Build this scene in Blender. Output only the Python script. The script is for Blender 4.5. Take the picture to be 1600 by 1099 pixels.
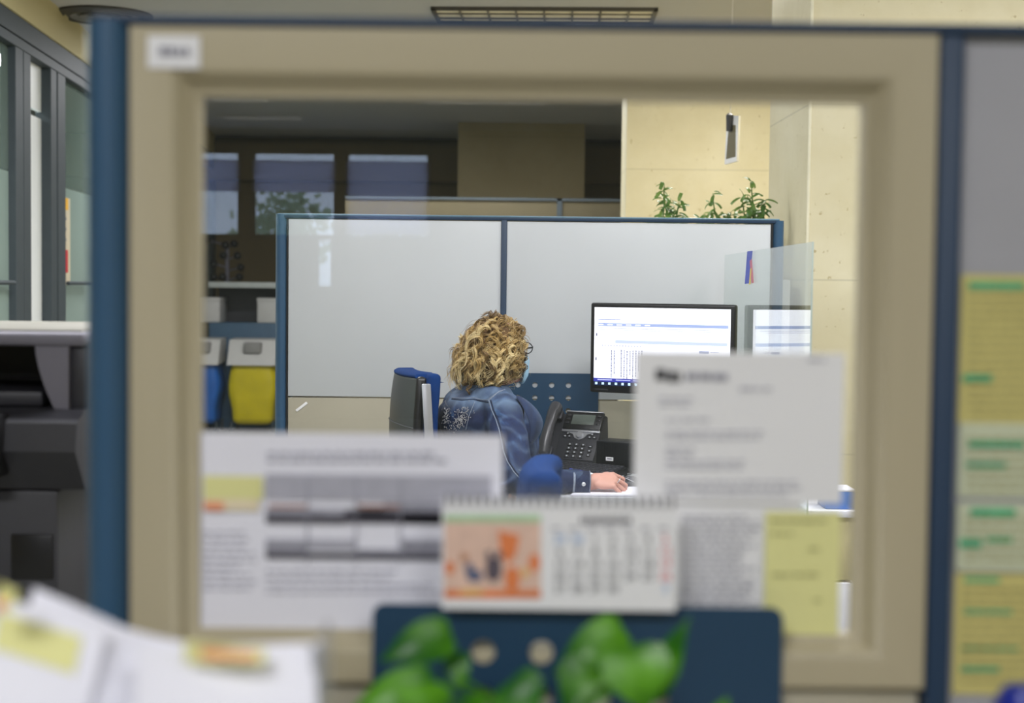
import bpy, bmesh, math, random
from mathutils import Vector, Matrix, noise
from mathutils.bvhtree import BVHTree
random.seed(7)
for o in list(bpy.data.objects): bpy.data.objects.remove(o)
C = bpy.context.scene.collection
R = math.radians
# ------------------------------------------------------------------ camera
F = 50 * 1600 / 36.0
CAMZ = 1.4045
PITCH, ROLL = 2.58, 0.65
camd = bpy.data.cameras.new('camera'); cam = bpy.data.objects.new('camera', camd); C.objects.link(cam)
camd.lens = 50; camd.sensor_width = 36; camd.sensor_fit = 'HORIZONTAL'
CM = Matrix.Rotation(R(90 - PITCH), 4, 'X') @ Matrix.Rotation(R(ROLL), 4, 'Z')
cam.matrix_world = Matrix.Translation((0, 0, CAMZ)) @ CM
camd.clip_start = 0.05; camd.clip_end = 100
camd.dof.use_dof = True; camd.dof.focus_distance = 4.75; camd.dof.aperture_fstop = 2.9
bpy.context.scene.camera = cam
def P(px, py, D):
    d = CM.to_3x3() @ Vector(((px - 800) / F, -(py - 549.5) / F, -1))
    return Vector((0, 0, CAMZ)) + d * (D / d.y)
# ------------------------------------------------------------------ world, exposure
sc = bpy.context.scene
w = bpy.data.worlds.new('world'); sc.world = w; w.use_nodes = True
w.node_tree.nodes['Background'].inputs[0].default_value = (0.62, 0.75, 1.0, 1)
w.node_tree.nodes['Background'].inputs[1].default_value = 4.0
sc.view_settings.view_transform = 'Standard'; sc.view_settings.look = 'None'
sc.view_settings.gamma = 1; sc.view_settings.use_curve_mapping = False
sc.view_settings.exposure = 0.03
CEIL = 3.04
# ceiling lamps that are lit, several added as unseen fill: (x, y, length, width, watts, colour)
NEU = (.96, .965, 1); WARM = (1, .95, .86)
LAMPS = [(-1.3, 3.2, 1.2, .6, 48, NEU), (0.55, 3.3, 1.2, .6, 56, NEU),
         (2.1, 4.3, 1.2, .6, 50, NEU), (-0.9, -1.0, 1.2, .6, 58, NEU), (1.5, -1.4, 1.2, .6, 40, NEU),
         (1.55, 7.5, 1.2, .45, 60, WARM), (-1.2, 6.4, 1.2, .6, 60, NEU), (-1.6, -5.5, 1.2, .6, 50, NEU), (1.8, -5.5, 1.2, .6, 50, NEU),  # last three are added fill, out of view, to lift the dim room
         (-1.9, 10.4, 1.2, .6, 60, NEU), (-.2, 10.4, 1.2, .6, 60, NEU),  # both added to brighten the far room, unseen behind the near frame
         (-2.5, -9.75, .7, .3, 8, NEU), (-2.45, -11.1, .8, .3, 8, NEU), (-.25, -9.75, 1.1, .3, 8, NEU)]
# ------------------------------------------------------------------ helpers
def lin(c):
    return tuple((x / 12.92 if x <= .04045 else ((x + .055) / 1.055) ** 2.4) for x in [v / 255 for v in c])
MATS = {}
def mat(name, rgb, rough=.55, metal=0, emit=None, es=1, var=.06, vs=12, bump=0, bs=80, spec=.5, trans=0, coat=0):
    if name in MATS: return MATS[name]
    m = bpy.data.materials.new(name); m.use_nodes = True; nt = m.node_tree; N = nt.nodes; L = nt.links
    b = N['Principled BSDF']; c = lin(rgb)
    b.inputs['Roughness'].default_value = rough; b.inputs['Metallic'].default_value = metal
    b.inputs['Specular IOR Level'].default_value = spec; b.inputs['Coat Weight'].default_value = coat
    tc = N.new('ShaderNodeTexCoord')
    if var:
        n = N.new('ShaderNodeTexNoise'); n.inputs['Scale'].default_value = vs; n.inputs['Detail'].default_value = 6
        L.new(tc.outputs['Object'], n.inputs['Vector'])
        r = N.new('ShaderNodeValToRGB'); r.color_ramp.elements[0].position = .3; r.color_ramp.elements[1].position = .7
        r.color_ramp.elements[0].color = (*[x * (1 - var) for x in c], 1)
        r.color_ramp.elements[1].color = (*[min(1, x * (1 + var)) for x in c], 1)
        L.new(n.outputs['Fac'], r.inputs[0]); L.new(r.outputs[0], b.inputs['Base Color'])
    else: b.inputs['Base Color'].default_value = (*c, 1)
    if bump:
        n2 = N.new('ShaderNodeTexNoise'); n2.inputs['Scale'].default_value = bs; n2.inputs['Detail'].default_value = 5
        L.new(tc.outputs['Object'], n2.inputs['Vector'])
        bp = N.new('ShaderNodeBump'); bp.inputs['Strength'].default_value = bump; bp.inputs['Distance'].default_value = .01
        L.new(n2.outputs['Fac'], bp.inputs['Height']); L.new(bp.outputs[0], b.inputs['Normal'])
    if emit:
        b.inputs['Emission Color'].default_value = (*lin(emit), 1); b.inputs['Emission Strength'].default_value = es
    MATS[name] = m; return m
def glass(name, tint, refl_ior=1.5, rough=.02, haze=0, hz=(200, 215, 210)):
    """thin sheet of glass: clear film + fresnel reflection (+ a little milky haze)"""
    m = bpy.data.materials.new(name); m.use_nodes = True; nt = m.node_tree; N = nt.nodes; L = nt.links
    N.remove(N['Principled BSDF']); out = N['Material Output']
    t = N.new('ShaderNodeBsdfTransparent'); t.inputs[0].default_value = (*tint, 1)
    g = N.new('ShaderNodeBsdfGlossy'); g.inputs['Roughness'].default_value = rough; g.inputs[0].default_value = (1, 1, 1, 1)
    gm = N.new('ShaderNodeNewGeometry'); dt = N.new('ShaderNodeVectorMath'); dt.operation = 'DOT_PRODUCT'
    L.new(gm.outputs['Normal'], dt.inputs[0]); L.new(gm.outputs['Incoming'], dt.inputs[1])
    ab = N.new('ShaderNodeMath'); ab.operation = 'ABSOLUTE'; L.new(dt.outputs['Value'], ab.inputs[0])
    om = N.new('ShaderNodeMath'); om.operation = 'SUBTRACT'; om.inputs[0].default_value = 1; L.new(ab.outputs[0], om.inputs[1])
    pw = N.new('ShaderNodeMath'); pw.operation = 'POWER'; L.new(om.outputs[0], pw.inputs[0]); pw.inputs[1].default_value = 5
    inv = N.new('ShaderNodeMath'); inv.operation = 'MULTIPLY_ADD'; L.new(pw.outputs[0], inv.inputs[0]); inv.inputs[1].default_value = .96; inv.inputs[2].default_value = .04
    mx = N.new('ShaderNodeMixShader'); L.new(inv.outputs[0], mx.inputs[0])
    if haze:
        d = N.new('ShaderNodeBsdfDiffuse'); d.inputs[0].default_value = (*lin(hz), 1)
        h = N.new('ShaderNodeMixShader'); h.inputs[0].default_value = haze
        nz = N.new('ShaderNodeTexNoise'); nz.inputs['Scale'].default_value = 3
        L.new(t.outputs[0], h.inputs[1]); L.new(d.outputs[0], h.inputs[2]); L.new(h.outputs[0], mx.inputs[1])
    else: L.new(t.outputs[0], mx.inputs[1])
    L.new(g.outputs[0], mx.inputs[2]); L.new(mx.outputs[0], out.inputs[0])
    MATS[name] = m; return m
ROOTM = {}
class MB:
    def __init__(s): s.v = []; s.f = []; s.fm = []; s.mi = 0; s.M = Matrix()
    def add(s, vs, fs):
        n = len(s.v); s.v += [s.M @ Vector(v) for v in vs]; s.f += [tuple(i + n for i in f) for f in fs]; s.fm += [s.mi] * len(fs); return s
    def box(s, x0, x1, y0, y1, z0, z1, bev=0, seg=2):
        bm = bmesh.new(); bmesh.ops.create_cube(bm, size=1)
        for v in bm.verts:
            v.co = Vector(((x0 + x1) / 2 + v.co.x * (x1 - x0), (y0 + y1) / 2 + v.co.y * (y1 - y0), (z0 + z1) / 2 + v.co.z * (z1 - z0)))
        if bev:
            bev = min(bev, .49 * min(abs(x1 - x0), abs(y1 - y0), abs(z1 - z0)))
            bmesh.ops.bevel(bm, geom=bm.edges[:], offset=bev, segments=seg, affect='EDGES', profile=.5)
        return s.bm(bm)
    def bm(s, bm):
        bm.verts.ensure_lookup_table()
        for i, v in enumerate(bm.verts): v.index = i
        s.add([v.co.copy() for v in bm.verts], [[v.index for v in f.verts] for f in bm.faces]); bm.free(); return s
    def ell(s, c, r, u=20, v=14, rot=None):
        bm = bmesh.new(); bmesh.ops.create_uvsphere(bm, u_segments=u, v_segments=v, radius=1)
        M = (rot or Matrix.Identity(3))
        for q in bm.verts: q.co = Vector(c) + M @ Vector((q.co.x * r[0], q.co.y * r[1], q.co.z * r[2]))
        return s.bm(bm)
    def tube(s, pts, rad, n=10, cap=True):
        pts = [Vector(p) for p in pts]; k = len(pts)
        rad = rad if hasattr(rad, '__len__') else [rad] * k
        vs = []; t0 = (pts[1] - pts[0]).normalized()
        u = t0.orthogonal().normalized()
        for i in range(k):
            t = (pts[min(i + 1, k - 1)] - pts[max(i - 1, 0)])
            t = t.normalized() if t.length > 1e-9 else t0
            u = (u - t * u.dot(t)); u = u.normalized() if u.length > 1e-6 else t.orthogonal().normalized()
            b = t.cross(u)
            for j in range(n):
                a = 2 * math.pi * j / n; vs.append(pts[i] + (u * math.cos(a) + b * math.sin(a)) * rad[i])
        fs = [(i * n + j, i * n + (j + 1) % n, (i + 1) * n + (j + 1) % n, (i + 1) * n + j) for i in range(k - 1) for j in range(n)]
        if cap: fs += [tuple(range(n))[::-1], tuple((k - 1) * n + j for j in range(n))]
        return s.add(vs, fs)
    def cap(s, a, b, ra, rb):
        a = Vector(a); b = Vector(b); s.ell(a, (ra,) * 3, 14, 10); s.ell(b, (rb,) * 3, 14, 10)
        return s.tube([a, b], [ra, rb], 14)
    def lathe(s, prof, c=(0, 0, 0), n=28):
        vs = []; k = len(prof); c = Vector(c)
        for r, z in prof:
            for j in range(n):
                a = 2 * math.pi * j / n; vs.append(c + Vector((r * math.cos(a), r * math.sin(a), z)))
        fs = [(i * n + j, i * n + (j + 1) % n, (i + 1) * n + (j + 1) % n, (i + 1) * n + j) for i in range(k - 1) for j in range(n)]
        fs += [tuple(range(n))[::-1], tuple((k - 1) * n + j for j in range(n))]
        return s.add(vs, fs)
    def quad(s, a, b, c, d): return s.add([a, b, c, d], [(0, 1, 2, 3)])
    def prism(s, poly, ext):
        n = len(poly); e = Vector(ext); vs = [Vector(p) for p in poly] + [Vector(p) + e for p in poly]
        return s.add(vs, [tuple(range(n))[::-1], tuple(range(n, 2 * n))] + [(i, (i + 1) % n, (i + 1) % n + n, i + n) for i in range(n)])
    def build(s, name, m, parent=None, local=False, smooth=35, **kw):
        me = bpy.data.meshes.new(name); vs = s.v
        if parent is not None and not local:
            inv = ROOTM[parent.name].inverted(); vs = [inv @ v for v in vs]
        me.from_pydata([tuple(v) for v in vs], [], s.f)
        for mm in (m if isinstance(m, (list, tuple)) else [m]): me.materials.append(mm)
        for p, i in zip(me.polygons, s.fm): p.material_index = i
        bm = bmesh.new(); bm.from_mesh(me); bmesh.ops.recalc_face_normals(bm, faces=bm.faces); bm.to_mesh(me); bm.free()
        if smooth:
            me.shade_smooth(); me.set_sharp_from_angle(angle=R(smooth))
        o = bpy.data.objects.new(name, me); C.objects.link(o)
        if parent is not None: o.parent = parent; ROOTM[o.name] = ROOTM[parent.name]
        else: ROOTM[o.name] = Matrix()
        return o
def tag(o, label=None, cat=None, group=None, kind=None):
    if label: o['label'] = label
    if cat: o['category'] = cat
    if group: o['group'] = group
    if kind: o['kind'] = kind
    return o
def thing(name, label, cat, loc, rz=0, group=None):
    o = bpy.data.objects.new(name, None); C.objects.link(o); o.location = loc; o.rotation_euler = (0, 0, R(rz)); o.empty_display_size = .1
    ROOTM[o.name] = Matrix.Translation(loc) @ Matrix.Rotation(R(rz), 4, 'Z')
    return tag(o, label, cat, group)
def struct(name, mb, m, **k): return tag(mb.build(name, m, **k), kind='structure')
def dup(o, parent=None):
    c = o.copy(); C.objects.link(c)
    if parent is not None: c.parent = parent
    for ch in list(o.children): dup(ch, c)
    return c
# ------------------------------------------------------------------ materials
def stone(name, rgb, block=1.25):
    m = bpy.data.materials.new(name); m.use_nodes = True; N = m.node_tree.nodes; L = m.node_tree.links; b = N['Principled BSDF']
    c = lin(rgb); tc = N.new('ShaderNodeTexCoord')
    n = N.new('ShaderNodeTexNoise'); n.inputs['Scale'].default_value = 1.7; n.inputs['Detail'].default_value = 9; n.inputs['Roughness'].default_value = .65
    L.new(tc.outputs['Object'], n.inputs['Vector'])
    r = N.new('ShaderNodeValToRGB'); e = r.color_ramp.elements
    e[0].position = .3; e[1].position = .7; e[0].color = (c[0] * .88, c[1] * .85, c[2] * .74, 1); e[1].color = (*[min(1, x * 1.05) for x in c], 1)
    L.new(n.outputs['Fac'], r.inputs[0])
    n2 = N.new('ShaderNodeTexNoise'); n2.inputs['Scale'].default_value = 38; n2.inputs['Detail'].default_value = 3
    L.new(tc.outputs['Object'], n2.inputs['Vector'])
    r2 = N.new('ShaderNodeValToRGB'); r2.color_ramp.elements[0].position = .23; r2.color_ramp.elements[0].color = (.62, .55, .4, 1); r2.color_ramp.elements[1].position = .33; r2.color_ramp.elements[1].color = (1, 1, 1, 1)
    L.new(n2.outputs['Fac'], r2.inputs[0])
    mx = N.new('ShaderNodeMix'); mx.data_type = 'RGBA'; mx.blend_type = 'MULTIPLY'; mx.inputs[0].default_value = 1
    L.new(r.outputs[0], mx.inputs[6]); L.new(r2.outputs[0], mx.inputs[7])
    # slab joints: every block metres in height
    sx = N.new('ShaderNodeSeparateXYZ'); L.new(tc.outputs['Object'], sx.inputs[0])
    def joint(sock, per):
        a = N.new('ShaderNodeMath'); a.operation = 'PINGPONG'; a.inputs[1].default_value = per / 2; L.new(sock, a.inputs[0])
        b2 = N.new('ShaderNodeMath'); b2.operation = 'GREATER_THAN'; b2.inputs[1].default_value = .004; L.new(a.outputs[0], b2.inputs[0]); return b2
    j = joint(sx.outputs[2], block * .58)
    mp = N.new('ShaderNodeMapRange'); mp.inputs['To Min'].default_value = .82; L.new(j.outputs[0], mp.inputs['Value'])
    mx2 = N.new('ShaderNodeMix'); mx2.data_type = 'RGBA'; mx2.blend_type = 'MULTIPLY'; mx2.inputs[0].default_value = 1
    L.new(mx.outputs[2], mx2.inputs[6]); L.new(mp.outputs[0], mx2.inputs[7]); L.new(mx2.outputs[2], b.inputs['Base Color'])
    b.inputs['Roughness'].default_value = .6
    MATS[name] = m; return m
m_stone = stone('cream_stone', (228, 220, 188))
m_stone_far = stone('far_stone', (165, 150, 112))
m_blue = mat('blue_metal', (46, 84, 116), .42, 0, var=.05, vs=5, coat=.1)
m_navy = mat('navy_metal', (28, 54, 82), .45, var=.04)
m_navy2 = mat('perforated_navy', (30, 64, 92), .42, var=.05, vs=4)
m_beige = mat('beige_laminate', (180, 170, 142), .5, var=.025, vs=3, bump=.04, bs=300)
m_beige2 = mat('beige_lower_panel', (178, 172, 152), .55, var=.03, vs=3)
m_board = mat('grey_board', (206, 210, 212), .35, var=.02, vs=2.5, spec=.4)
m_board_near = mat('grey_near_board', (164, 164, 170), .6, var=.02)
m_black = mat('black_plastic', (22, 22, 25), .4, var=.08, vs=30)
m_dark = mat('charcoal_plastic', (52, 52, 58), .45, var=.06, vs=20)
m_grey = mat('grey_plastic', (120, 118, 130), .5, var=.04)
m_lgrey = mat('light_plastic', (205, 203, 198), .5, var=.03)
m_silver = mat('silver_metal', (190, 192, 198), .3, .6, var=.04)
m_white = mat('white_paper', (236, 236, 246), .8, var=.012, vs=6)
m_white2 = mat('white_paper_warm', (236, 236, 238), .8, var=.012, vs=6)
m_ink = mat('grey_ink', (150, 150, 162), .9, var=.12, vs=60)
m_ink2 = mat('dark_ink', (72, 70, 80), .9, var=.1, vs=60)
m_inkm = mat('medium_ink', (176, 176, 188), .9, var=.06, vs=60)
m_yel = mat('yellow_note', (228, 226, 158), .85, var=.03)
m_yel2 = mat('yellow_sheet', (206, 196, 124), .85, var=.05)
m_pale = mat('pale_green_sheet', (200, 206, 178), .85, var=.04)
m_green = mat('green_marker', (80, 178, 130), .9, var=.15, vs=70)
m_orange = mat('orange_tab', (240, 160, 120), .85, var=.05)
m_desk = mat('desk_top', (196, 200, 204), .4, var=.02)
m_ceil = mat('ceiling_tile', (190, 188, 184), .9, var=.02, vs=2)
m_cream = mat('cream_wall', (206, 194, 148), .8, var=.03, vs=2)
m_dwall = mat('brown_wall', (112, 98, 68), .85, var=.06, vs=2)
m_alu = mat('grey_aluminium', (66, 74, 78), .6, 0, var=.04, spec=.25)
m_chairblue = mat('blue_fabric', (10, 50, 106), .85, spec=.12, var=.1, vs=60, bump=.2, bs=500)
m_leaf = None
def mat_leaf(name, a, b_):
    m = bpy.data.materials.new(name); m.use_nodes = True; N = m.node_tree.nodes; L = m.node_tree.links; b = N['Principled BSDF']
    tc = N.new('ShaderNodeTexCoord'); n = N.new('ShaderNodeTexNoise'); n.inputs['Scale'].default_value = 14; n.inputs['Detail'].default_value = 5
    L.new(tc.outputs['Object'], n.inputs['Vector']); r = N.new('ShaderNodeValToRGB'); e = r.color_ramp.elements
    e[0].position = .42; e[1].position = .75; e[0].color = (*lin(a), 1); e[1].color = (*lin(b_), 1)
    L.new(n.outputs['Fac'], r.inputs[0]); L.new(r.outputs[0], b.inputs['Base Color'])
    b.inputs['Roughness'].default_value = .35
    t = N.new('ShaderNodeBsdfTranslucent'); L.new(r.outputs[0], t.inputs[0])
    x = N.new('ShaderNodeMixShader'); x.inputs[0].default_value = .3
    L.new(b.outputs[0], x.inputs[1]); L.new(t.outputs[0], x.inputs[2]); L.new(x.outputs[0], N['Material Output'].inputs[0])
    return m
m_leaf = mat_leaf('pothos_leaf', (34, 104, 6), (118, 190, 36))
m_treeleaf = mat_leaf('tree_leaf', (150, 175, 150), (190, 210, 180))
m_leaf2 = mat_leaf('ficus_leaf', (76, 122, 50), (150, 175, 90))
# floor
mf = bpy.data.materials.new('terrazzo'); mf.use_nodes = True; N = mf.node_tree.nodes; L = mf.node_tree.links; b = N['Principled BSDF']
tc = N.new('ShaderNodeTexCoord'); vo = N.new('ShaderNodeTexVoronoi'); vo.inputs['Scale'].default_value = 55; L.new(tc.outputs['Object'], vo.inputs['Vector'])
r = N.new('ShaderNodeValToRGB'); r.color_ramp.elements[0].color = (*lin((120, 122, 116)), 1); r.color_ramp.elements[1].color = (*lin((176, 176, 166)), 1)
sp = N.new('ShaderNodeSeparateColor'); L.new(vo.outputs['Color'], sp.inputs[0]); L.new(sp.outputs[0], r.inputs[0])
br = N.new('ShaderNodeTexBrick'); br.offset = 0; br.inputs['Scale'].default_value = 1; br.inputs['Mortar Size'].default_value = .004; br.inputs['Brick Width'].default_value = .6; br.inputs['Row Height'].default_value = .6
L.new(tc.outputs['Object'], br.inputs['Vector']); L.new(r.outputs[0], br.inputs['Color1']); L.new(r.outputs[0], br.inputs['Color2']); br.inputs['Mortar'].default_value = (.1, .1, .09, 1)
L.new(br.outputs['Color'], b.inputs['Base Color']); b.inputs['Roughness'].default_value = .4

# ------------------------------------------------------------------ building shell
BA = -4.5                      # the building's axis is turned a little from the partitions
XL, XR, YB, YF = -5.2, 4.2, -12.2, 15.9
struct('floor', MB().box(XL - .1, XR + .1, YB - .1, YF + .1, -.1, 0), mf, smooth=0)
struct('ceiling', MB().box(XL - .1, XR + .1, YB - .1, YF + .1, CEIL, CEIL + .1), m_ceil, smooth=0)
struct('wall_right', MB().box(XR, XR + .1, YB, YF, 0, CEIL), m_cream, smooth=0)
struct('wall_left', MB().box(XL - .1, XL, YB, YF, 0, CEIL), m_cream, smooth=0)
struct('wall_far', MB().box(XL, XR, YF, YF + .1, 0, CEIL), m_dwall, smooth=0)
struct('wall_inner', MB().box(-.56, .7, 14.2, 14.5, 0, CEIL), m_stone_far, smooth=0)
struct('trim_1', MB().box(XL, XR, 15.6, 15.9, 2.55, 2.95), m_dwall, smooth=0)
# stone slab wall with the lit face, and the nearer stone pillar
a = P(978, 300, 9.2)
struct('wall_stone', MB().box(a.x, 3.3, 9.2, 9.62, 0, CEIL), m_stone, smooth=0)
c1 = P(1263, 300, 5.9); c2 = P(1201, 300, 6.75)
pill = MB().prism([(c1.x, 5.9, 0), (3.6, 5.9, 0), (3.6, 6.75, 0), (c2.x, 6.75, 0)], (0, 0, CEIL))
struct('wall_pillar', pill, m_stone, smooth=0)
struct('trim_2', MB().box(c1.x - .006, c1.x + .006, 5.892, 5.904, 0, CEIL, .003), mat('pale_bead', (240, 234, 205), .5), smooth=0)
# wall behind the camera, with openings for three windows (seen mirrored in the glass)
def vx(px): return (px - 800) / F * 15.0
def vz(py, px=450): return P(px, py, 15.0).z
wins = [(vx(250), vx(376)), (vx(388), vx(526)), (vx(534), vx(672))]
zt, zb = vz(232), vz(374)
wins.append((vx(494), vx(516)))
WZ = [(zb, zt)] * 3 + [(vz(448), vz(376))]
bk = MB(); xs = [XL] + [v for p_ in wins[:3] for v in p_] + [XR]
for i in range(0, len(xs), 2): bk.box(xs[i], xs[i + 1], YB - .12, YB, zb, CEIL)
for x0, x1 in wins[:3]: bk.box(x0, x1, YB - .12, YB, zt, CEIL)
bk.box(XL, wins[3][0], YB - .12, YB, 0, zb); bk.box(wins[3][1], XR, YB - .12, YB, 0, zb); bk.box(wins[3][0], wins[3][1], YB - .12, YB, 0, WZ[3][0])
struct('wall_back', bk, m_dwall, smooth=0)
m_blind = bpy.data.materials.new('blind_cloth'); m_blind.use_nodes = True; N = m_blind.node_tree.nodes; L = m_blind.node_tree.links
t_ = N.new('ShaderNodeBsdfTranslucent'); t_.inputs[0].default_value = (.56, .57, .68, 1); L.new(t_.outputs[0], N['Material Output'].inputs[0])
m_wg = glass('window_glass', (.95, .97, .97))
for i, (x0, x1) in enumerate(wins):
    w_ = MB(); t = .05 if i < 3 else .01; zb, zt = WZ[i]
    w_.box(x0, x0 + t, YB - .1, YB - .04, zb, zt); w_.box(x1 - t, x1, YB - .1, YB - .04, zb, zt)
    w_.box(x0, x1, YB - .1, YB - .04, zb, zb + t); w_.box(x0, x1, YB - .1, YB - .04, zt - t, zt)
    wo = struct('window_%d' % (i + 1), w_, m_alu, smooth=0)
    MB().box(x0 + t, x1 - t, YB - .075, YB - .07, zb + t, zt - t).build('pane', m_wg, wo, smooth=0)
    if i == 3: continue
    bz = [vz(300), vz(300), zb + .06][i]
    MB().box(x0 + .02, x1 - .02, YB - .03, YB - .028, bz, zt - .12).build('blind', m_blind, wo, smooth=0)
random.seed(3)
for i in range(7):   # trees outside
    t = thing('garden_tree', 'leafy green tree outside the windows behind the photographer', 'tree', (-5.0 + i * 1.75, YB - 4 - (i % 2), 0), group='garden trees')
    MB().tube([(0, 0, 0), (0, 0, 1.6)], [.12, .07], 8).build('trunk', m_dwall, t, local=True)
    lf = MB()
    for k in range(520):
        d = Vector([random.gauss(0, 1) for _ in range(3)]).normalized() * random.uniform(.2, .75); cc = Vector((0, 0, 2.1)) + Vector((d.x, d.y, d.z * 1.1))
        u = Vector([random.gauss(0, 1) for _ in range(3)]).normalized() * .09; v = u.orthogonal().normalized() * .06
        lf.quad(cc - u, cc - v, cc + u, cc + v)
    lf.build('foliage', m_treeleaf, t, local=True, smooth=0)
# ceiling lamps
def troffer(x, y, l, wd, lit, watts, col, rz=BA, label=None, group=None):
    t = thing('ceiling_light', label, 'ceiling light', (x, y, CEIL - .012), rz, group)
    f = MB(); e = .025
    dp = .028 if watts > 10 else .006
    for (a0, a1, b0, b1) in ((-l/2, l/2, -wd/2, -wd/2 + e), (-l/2, l/2, wd/2 - e, wd/2), (-l/2, -l/2 + e, -wd/2, wd/2), (l/2 - e, l/2, -wd/2, wd/2)):
        f.box(a0, a1, b0, b1, -dp - .002, .012)
    f.build('frame', m_lgrey if lit else mat('dark_frame', (88, 84, 78), .5), t, local=True, smooth=0)
    lv = MB(); n = 8
    for k in range(1, n): lv.box(-l/2 + l * k / n - .006, -l/2 + l * k / n + .006, -wd/2 + e, wd/2 - e, -dp, .005)
    for k in (1, 2): lv.box(-l/2 + e, l/2 - e, -wd/2 + wd * k / 3 - .004, -wd/2 + wd * k / 3 + .004, -dp, .005)
    lv.build('louvre', m_silver if lit else mat('louvre_grey', (128, 122, 108), .4, .2), t, local=True, smooth=0)
    d = MB().box(-l/2 + e, l/2 - e, -wd/2 + e, wd/2 - e, .004, .011)
    if lit:
        d.build('diffuser', mat('lamp_diffuser%d' % (watts < 10), (250, 250, 245), .6, emit=(255, 250, 240), es=2.2 if watts > 10 else 1.7, var=0), t, local=True, smooth=0)
        if watts < 10: return t
        ld = bpy.data.lights.new('lamp', 'AREA'); ld.shape = 'RECTANGLE'; ld.size = l * .9; ld.size_y = wd * .85; ld.energy = watts; ld.color = col
        lo = bpy.data.objects.new('lamp', ld); C.objects.link(lo); lo.parent = t; lo.location = (0, 0, -.035)
    else: d.build('diffuser', mat('unlit_diffuser', (238, 228, 200), .5), t, local=True, smooth=0)
    return t
for (x, y, l, wd, wt, col) in LAMPS:
    troffer(x, y, l, wd, True, wt, col, 0, 'lit louvred ceiling light over the office, outside the frame, in a set with added fill lamps', 'lit ceiling lights and added fill lamps')
pa = P(680, 9, 8.38); pb = P(1035, 16, 8.38)
troffer((pa.x + pb.x) / 2 - .02, 8.60, pb.x - pa.x, .46, False, 0, NEU, BA + 2.5, 'unlit rectangular louvred ceiling light above the blue partition rail')
# round ceiling diffuser
q = P(163, 31, 8.75)
t = thing('ceiling_vent', 'round ringed air vent in the ceiling above the left blue post', 'air vent', (q.x, q.y, CEIL), 0)
mdk = mat('vent_dark', (70, 68, 64), .5)
MB().lathe([(.29, 0), (.29, -.012), (.24, -.03), (.235, -.012), (.2, -.008)]).build('rim', mdk, t, local=True)
for rr in (.17, .11, .05):
    MB().lathe([(rr, -.002), (rr + .035, -.02), (rr + .03, -.026), (rr - .01, -.006)]).build('ring', mat('vent_ring', (110, 108, 102), .4), t, local=True)
# ------------------------------------------------------------------ glazed wall on the left
gx = lambda y: -2.108 - .0787 * y
gd = Vector((-.0787, 1, 0)).normalized()
GM = Matrix.Translation((gx(6.0), 6.0, 0)) @ Matrix.Rotation(math.atan2(-gd.x, gd.y), 4, 'Z')
def gy(px):     # run along the wall at image column px
    k = (px - 800) / F; D = -2.108 / (k + .0787); return (D - 6.0) / gd.y
def gbox(a, b_, z0, z1, d0=-.04, d1=.04, bev=0): m = MB(); m.M = GM; return m.box(d0, d1, a, b_, z0, z1, bev)
L_end = 9.7
m_cor = mat('corridor_white', (228, 232, 232), .7, var=.01)

gm = MB(); gm.M = GM
gm.box(-.05, .05, -.2, L_end, 2.72, 2.83, .005); gm.box(-.05, .05, -.2, L_end, 0, .1, .004)
gm.box(-.05, .05, -.2, L_end, 2.66, 2.715, .004)
for (p0, p1) in ((12, 24), (25, 36), (68, 77), (79, 91), (325, 330)):
    gm.box(-.045, .045, gy(p0), gy(p1), .1, 2.7, .004)
struct('wall_glazed', gm, m_alu, smooth=0)
gm = MB(); gm.M = GM; gm.box(-.06, .06, -.2, L_end, 2.83, CEIL); struct('wall_over_glazing', gm, m_cream, smooth=0)
m_fr = glass('tinted_glass', (.42, .50, .47), haze=.6, hz=(128, 146, 138)); m_fr2 = glass('frosted_glass', (.3, .34, .33), rough=.2, haze=.75, hz=(165, 186, 178))
for i, (p0, p1) in enumerate(((-60, 12), (91, 325))):
    zz = 2.0
    gm = MB(); gm.M = GM; gm.box(-.005, .005, gy(p0), gy(p1), zz, 2.66); a_ = struct('window_%d' % (5 + i * 2), gm, m_fr, smooth=0)
    gm = MB(); gm.M = GM; gm.box(-.005, .005, gy(p0), gy(p1), .1, zz - .004); struct('window_%d' % (6 + i * 2), gm, m_fr2, smooth=0)
    gm = MB(); gm.M = GM; zh = 1.4
    gm.tube([(.045, gy([-40, 94][i]), zh), (.045, gy([8, 132][i]), zh)], .012, 8).build('door_bar', m_alu)['kind'] = 'structure'
# open leaf / white room behind
gm = MB(); gm.M = GM; gm.box(-1.9, -1.8, -1, L_end + .2, 0, CEIL); struct('wall_corridor', gm, m_cor, smooth=0)
gm = MB(); gm.M = GM; gm.box(-.03, -.01, gy(36.5), gy(67.5), .1, 2.36); struct('door_1', gm, mat('white_door', (226, 230, 230), .5, var=.01), smooth=0)
gm = MB(); gm.M = GM; gm.box(-.03, -.01, gy(36.5), gy(67.5), 2.40, 2.66); struct('trim_3', gm, mat('white_door', (0, 0, 0)), smooth=0)
cl = bpy.data.lights.new('corridor_lamp', 'AREA'); cl.shape = 'RECTANGLE'; cl.size = .5; cl.size_y = 3; cl.energy = 130; cl.color = (.93, 1, .97)
co = bpy.data.objects.new('corridor_lamp', cl); C.objects.link(co); co.location = GM @ Vector((-.95, 3.0, CEIL - .06)); co.rotation_euler.z = R(BA)
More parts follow.
